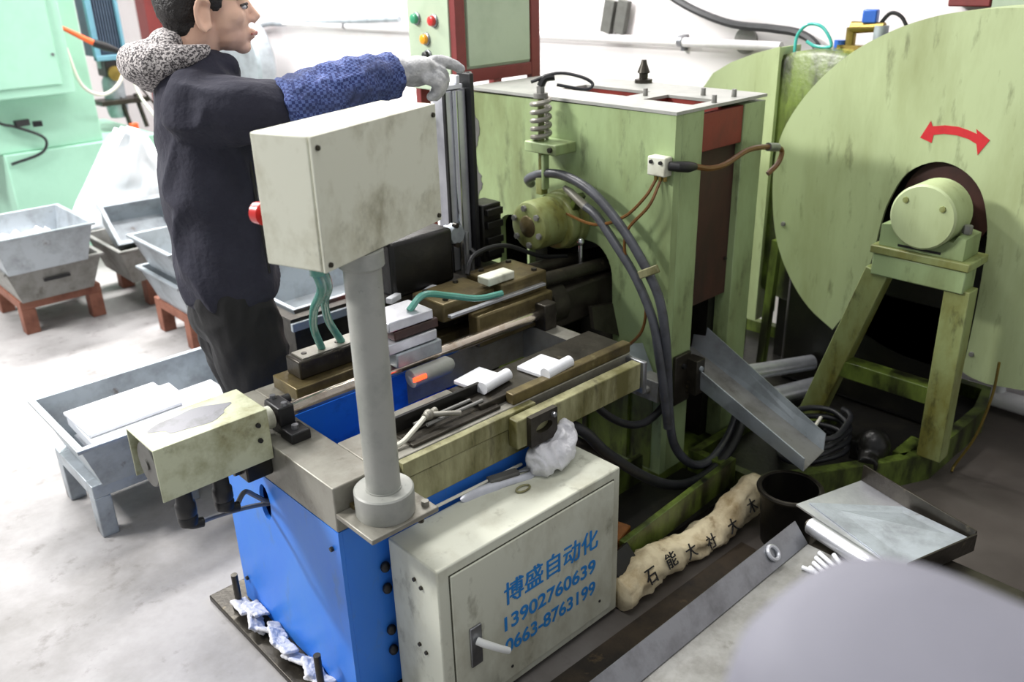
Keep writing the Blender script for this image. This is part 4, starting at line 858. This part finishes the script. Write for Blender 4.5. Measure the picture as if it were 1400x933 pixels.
# bearing stand
bs = thing('bearing_stand', 'green welded A-frame stand carrying the round bearing cap', 'stand', (2.66, 1.06, .1))
def pp_(y, z, x=2.65): return (x, y, z)
part('top_plate', B().box(2.615, 2.76, .878, 1.18, .742, .768), 'green_dirty', bs, bevel=.004)
part('cross_head', B().box(2.62, 2.70, .885, 1.17, .672, .7415), 'green', bs, bevel=.004)
part('leg', B().beam((2.66, 1.155, .68), (2.66, 1.325, .10), .075, .062, (1, 0, 0)), 'green_dirty', bs, bevel=.003)
part('leg', B().beam((2.66, .905, .68), (2.66, .898, .10), .075, .062, (1, 0, 0)), 'green_dirty', bs, bevel=.003)
part('cross_bar', B().box(2.63, 2.69, .935, 1.235, .285, .345), 'green_oily', bs, bevel=.003)
part('bearing_cap', B().lathe((2.60, 1.03, .885), [(.092, 0), (.098, .006), (.098, .12)], 40, 'x'), 'green_light', bs)
part('bearing_saddle', curve_plate('bearing_saddle', [(.905, .769), (1.16, .769), (1.16, .835), (1.13, .84), (1.12, .82)]+[(1.03+.099*math.cos(a), .885+.099*math.sin(a)) for a in [math.radians(-40-100*k/12) for k in range(13)]][::-1][::-1][::-1]+[(.94, .82), (.93, .84), (.905, .835)], [], 'x', 2.63, 2.74), 'green', bs)
part('saddle_slot', B().box(2.628, 2.6299, .97, 1.10, .776, .783), 'black', bs)
bolts(bs, [(2.60, 1.085, .93), (2.60, .975, .92)], (-1, 0, 0), .010, .004, 'green_dirty')
for y in (.925, 1.14): part('saddle_bolt', B().cyl((2.68, y, .84), (2.68, y, .865), .014, None, 6), 'galv_dirty', bs)

# sump base
sb_ = thing('sump_base', 'oily green sump base under the stand and flywheel', 'base', (2.6, 1.4, 0))
foot = [(2.14, 1.20), (2.56, .955), (2.68, .90), (3.12, .90), (3.3, .95), (3.3, 2.35), (2.46, 2.35), (2.46, 1.48), (2.14, 1.48)]
b = B(); ins = [(2.17, 1.23), (2.57, .99), (2.69, .935), (3.1, .935), (3.26, .97), (3.26, 2.3), (2.49, 2.3), (2.49, 1.45), (2.17, 1.45)]
b.rings([[Vector((x, y, 0)) for x, y in foot], [Vector((x, y, .10)) for x, y in foot], [Vector((x, y, .10)) for x, y in ins], [Vector((x, y, .045)) for x, y in ins]])
part('sump_wall', b, 'green_oily', sb_, smooth=20)
part('sump_floor', curve_plate('sump_floor', [(x+(.006 if x < 2.3 else -.006), y+.004) for x, y in ins], [], 'z', .0455, .052), 'oily_black', sb_)  # near-black floor sheet inside the sump walls
part('stand_foot', B().box(2.6, 2.74, .96, 1.0, .046, .10), 'green_oily', sb_); part('stand_foot', B().box(2.58, 2.74, 1.26, 1.38, .046, .10), 'green_oily', sb_)
def ringcoil(cx, cy, z, rx, ry, n, r):
    return B().path([(cx+(rx+.01*math.sin(k*.7))*math.cos(k*2*math.pi/24), cy+(ry+.008*math.cos(k))*math.sin(k*2*math.pi/24), z+.028*k/24) for k in range(24*n)], r, 8)
part('cable_coil', ringcoil(2.48, 1.22, .07, .14, .10, 4, .010), 'black_rubber', label='coil of black cable lying in the oily sump', cat='cable', smooth=180)
b = B(); b.ell((2.56, 1.045, .11), (.06, .05, .07)); b.cyl((2.56, 1.06, .10), (2.47, 1.02, .09), .032); b.box(2.54, 2.62, 1.02, 1.12, .046, .12)
part('oil_pump', blob('oil_pump', b, .006, 2), 'oily_black', label='black oil pump lump beside the foot of the green stand', cat='pump', smooth=180)
part('white_stick', B().cyl((2.36, 1.20, .13), (2.56, 1.24, .15), .006), 'tube_white', label='thin white stick poking out beside the chute', cat='stick')
for i, (pz, m_, lb) in enumerate(((0, 'cable_grey', 'grey cable hanging down behind the green guard'), (.0, 'brass', 'yellow wire hanging to the floor beside the sump'))):
    part('loose_cable', B().tube([(2.80-.0*i, .90-.10*i, .42), (2.80, .88-.08*i, .30), (2.79, .87-.05*i, .15), (2.78, .86, .03 if i else .11), (2.76, .86-.0*i, .012 if i else .106)] if i else [(2.79, .93, .36), (2.79, .905, .25), (2.77, .90, .16), (2.75, .90, .11)], .007 if i == 0 else .0045, 8), m_, label=lb, cat='cable')
# silver wrapped pipes behind
part('wrapped_pipe', B().path([(2.50, 1.62, .20), (2.62, 1.57, .19), (2.9, 1.47, .17)], .03, 12), 'alum', label='upper foil wrapped pipe behind the chute', cat='pipe', group='foil wrapped pipes')
part('wrapped_pipe', B().path([(2.52, 1.55, .10), (2.62, 1.51, .10), (2.9, 1.41, .10)], .035, 12), 'alum', label='lower foil wrapped pipe behind the chute', cat='pipe', group='foil wrapped pipes')

# trough between cabinet and sump
tr = thing('drip_trough', 'green drip trough between the cabinet and the press foot', 'trough', (1.8, 1.33, 0))
part('trough_floor', B().box(1.47, 2.13, 1.29, 1.55, .0, .03), 'oily_black', tr)
part('trough_wall', B().beam((1.57, 1.285, .085), (2.12, 1.295, .115), .02, .09), 'green_oily', tr, bevel=.002)
part('trough_wall', B().beam((1.47, 1.545, .08), (1.97, 1.545, .08), .015, .10), 'green_oily', tr)
part('wood_block', B().obox((1.575, 1.36, .075), (.14, .11, .09), .25), 'wood_orange', label='oily orange wooden block beside the cabinet', cat='block', bevel=.005)
part('black_plate', B().obox((1.52, 1.235, .10), (.10, .02, .09), Matrix.Rotation(.15, 3, 'Z') @ Matrix.Rotation(-.7, 3, 'X')), 'black', label='black plastic plate leaning by the cabinet corner', cat='plate', bevel=.003)

# chute
ch = thing('scrap_chute', 'grey sheet metal chute sloping out of the press side', 'chute', (2.18, 1.25, .2))
N0, N1 = Vector((2.145, 1.60, .39)), Vector((2.085, 1.04, .235)); F0, F1 = Vector((2.295, 1.60, .39)), Vector((2.235, 1.06, .228))
def sheet(a, b_, c, d, t=.004):
    n = (b_-a).cross(d-a).normalized()*t
    return B().faces([a, b_, c, d, a+n, b_+n, c+n, d+n], [(3, 2, 1, 0), (4, 5, 6, 7), (0, 1, 5, 4), (1, 2, 6, 5), (2, 3, 7, 6), (3, 0, 4, 7)])
part('chute_floor', sheet(N0, N1, F1, F0), 'galv_dirty', ch)
part('near_wall', sheet(N0+Vector((0, 0, -.0)), N1, N1+Vector((-.005, 0, .045)), N0+Vector((-.005, 0, .075))), 'galv', ch)
part('far_wall', sheet(F0, F1, F1+Vector((.02, .01, .05)), F0+Vector((.02, 0, .10))), 'galv', ch)
part('chute_bracket', B().box(2.10, 2.142, 1.44, 1.491, .33, .45), 'dark_steel', ch, bevel=.002)
bolts(ch, [(2.12, 1.44, .42)], (0, -1, 0), .009, .006, 'galv')

# bucket
bu = thing('bucket', 'black round bucket on the floor under the chute', 'bucket', (2.03, 1.09, 0))
part('bucket_wall', B().rings([[Vector((2.055+r*math.cos(a), 1.06+r*math.sin(a), z)) for a in [2*math.pi*k/32 for k in range(32)]] for r, z in [(.07, 0), (.085, .17), (.093, .172), (.093, .184), (.08, .184), (.066, .02)]]), 'oily_black', bu)
part('bucket_rim', B().path([(2.055+.088*math.cos(a), 1.06+.088*math.sin(a), .18) for a in [2*math.pi*k/32 for k in range(32)]], .008, 8, closed=True), 'dark_steel', bu)

# sack strip with print
def sack_y(t): return 1.205+.012*math.sin(t*5)+.05*max(0, t-.7)
vs = []; fs = []; NS, NC = 90, 22
R = []
for i in range(NS+1):
    t_ = i/NS; x = 1.465+.665*t_; yc = sack_y(t_); h = .045+.012*math.sin(t_*9)+.05*max(0, t_-.72)
    R.append([Vector((x, yc+(.05+.004*math.sin(t_*14))*math.cos(a)*(1 if math.cos(a) > 0 else .9)+.014*noise.noise(Vector((x*18, math.cos(a)*2, math.sin(a)*2)))+.006*noise.noise(Vector((x*60, math.cos(a)*4, math.sin(a)*4))), .002+h+h*math.sin(a)*1.0+.010*noise.noise(Vector((x*20, math.cos(a)*2.2+4, math.sin(a)*2.2)))+.005*noise.noise(Vector((x*55, math.cos(a)*5+4, math.sin(a)*5))) if True else 0)) for a in [2*math.pi*k/NC for k in range(NC)]])
sk_ = thing('paper_sack', 'rolled beige sack printed with black characters on the floor by the trough', 'sack', (1.74, 1.2, 0))
part('sack_roll', B().rings(R), 'sack', sk_, smooth=180)
for i, chh in enumerate('石能大社大木'):
    t_ = .10+.14*i; x = 1.465+.665*t_; yc = sack_y(t_); h = .045+.012*math.sin(t_*9)+.05*max(0, t_-.72)
    a = math.radians(228); n_ = Vector((0, math.cos(math.radians(215)), math.sin(math.radians(150)))).normalized()
    u_ = Vector((1, 0, 0)); v_ = n_.cross(u_).normalized()
    org = Vector((x, yc+.05*math.cos(math.radians(150))*.95, .002+h+h*math.sin(math.radians(150))))+n_*.003
    part('print', text_mesh('print', chh, .042, .042, org-v_*.02, u_, v_, 0, .003), 'ink', sk_, smooth=0)
part('cardboard_sheet', B().faces([(.95, .85, .001), (1.94, .85, .001), (1.95, 1.14, .001), (.98, 1.155, .001), (.95, .85, .004), (1.94, .85, .005), (1.95, 1.14, .004), (.98, 1.155, .004)], [(3, 2, 1, 0), (4, 5, 6, 7), (0, 1, 5, 4), (1, 2, 6, 5), (2, 3, 7, 6), (3, 0, 4, 7)]), 'cardboard', label='oil soaked brown cardboard on the floor before the sack', cat='cardboard')

# ================================================================ FOREGROUND BENCH, PANS, HOOD
be = thing('low_bench', 'low steel bench in the right foreground', 'bench', (1.3, .55, 0))
part('bench_top', B().box(.62, 1.95, .30, .84, .225, .25), 'dark_steel', be, bevel=.003)
for x in (.66, 1.85):
    for y in (.34, .80): part('leg', B().box(x-.02, x+.02, y-.02, y+.02, 0, .225), 'dark_steel', be)
pn = thing('sheet_pan', 'wide shallow steel pan with a punched ring hole in the foreground', 'pan', (1.3, .55, .25))
part('pan_floor', B().box(.70, 1.755, .30, .865, .251, .255), 'galv_dirty', pn)
part('pan_lip', sheet(Vector((.70, .845, .255)), Vector((1.755, .845, .255)), Vector((1.755, .885, .302)), Vector((.70, .885, .302)), .004), 'steel', pn)
part('ring_eye', B().path([(1.625+.016*math.cos(a), .862+.012*math.sin(a), .287+.012*math.sin(a)) for a in [2*math.pi*k/20 for k in range(20)]], .0055, 8, closed=True), 'alum', pn)
Rp = Matrix.Rotation(math.radians(-17), 3, 'Z')
sp2 = thing('scrap_pan', 'bright scrap pan with raised rims beyond the steel roll', 'pan', (1.945, .745, .26), math.radians(-16), local=True)
part('pan_floor', B().box(-.12, .12, -.175, .175, 0, .005), 'alum', sp2)
part('pan_rim', B().box(.117, .122, -.175, .175, .005, .055), 'dark_steel', sp2, bevel=.001); part('pan_rim', B().box(-.12, .117, -.180, -.175, .0, .05), 'dark_steel', sp2, bevel=.001)
part('pan_insert', B().faces([(-.11, -.16, .006), (.11, -.17, .03), (.10, .02, .014), (-.09, .16, .006), (-.11, -.16, .009), (.11, -.17, .033), (.10, .02, .017), (-.09, .16, .009)], [(3, 2, 1, 0), (4, 5, 6, 7), (0, 1, 5, 4), (1, 2, 6, 5), (2, 3, 7, 6), (3, 0, 4, 7)]), 'galv', sp2)
rl = thing('steel_roll', 'bright steel tube lying between the two pans', 'tube', (1.77, .72, .256))
part('tube', B().cyl((1.80, .86, .279), (1.72, .52, .279), .023, None, 20), 'alum', rl); part('tube_slot', B().cyl((1.803, .868, .279), (1.80, .858, .279), .016, None, 16), 'dark_steel', rl)
random.seed(5)
for i, (px0, py0, px1, py1) in enumerate([(1.655, .80, 1.66, .765), (1.668, .787, 1.638, .715), (1.69, .79, 1.652, .70), (1.712, .796, 1.668, .695), (1.735, .80, 1.688, .69), (1.70, .70, 1.738, .765)]):
    part('aluminium_pin', B().cyl((px0, py0, .262), (px1, py1, .262+(.012 if i == 5 else 0)), .0055, None, 10), 'alum_white', label=['first', 'second', 'third', 'fourth', 'fifth', 'sixth'][i]+' thin white pin beside the steel roll, counted from the ring eye', cat='pin', group='pins beside the steel roll')
# near rounded hood
hd = thing('machine_hood', 'smooth grey rounded hood close in the lower right corner', 'hood', (.335, .10, 0))
R = []
for z, k in [(0, 1), (.6, 1), (1.2, 1), (1.265, 1), (1.288, .96), (1.303, .86), (1.311, .7), (1.315, .4)]:
    R.append([Vector((.367+.085*k*math.copysign(abs(math.cos(a))**.7, math.cos(a))*1.0, .096+.10*k*math.copysign(abs(math.sin(a))**.7, math.sin(a)), z)) for a in [2*math.pi*q/40 for q in range(40)]])
part('hood_shell', B().rings(R), 'hood_grey', hd, smooth=60)
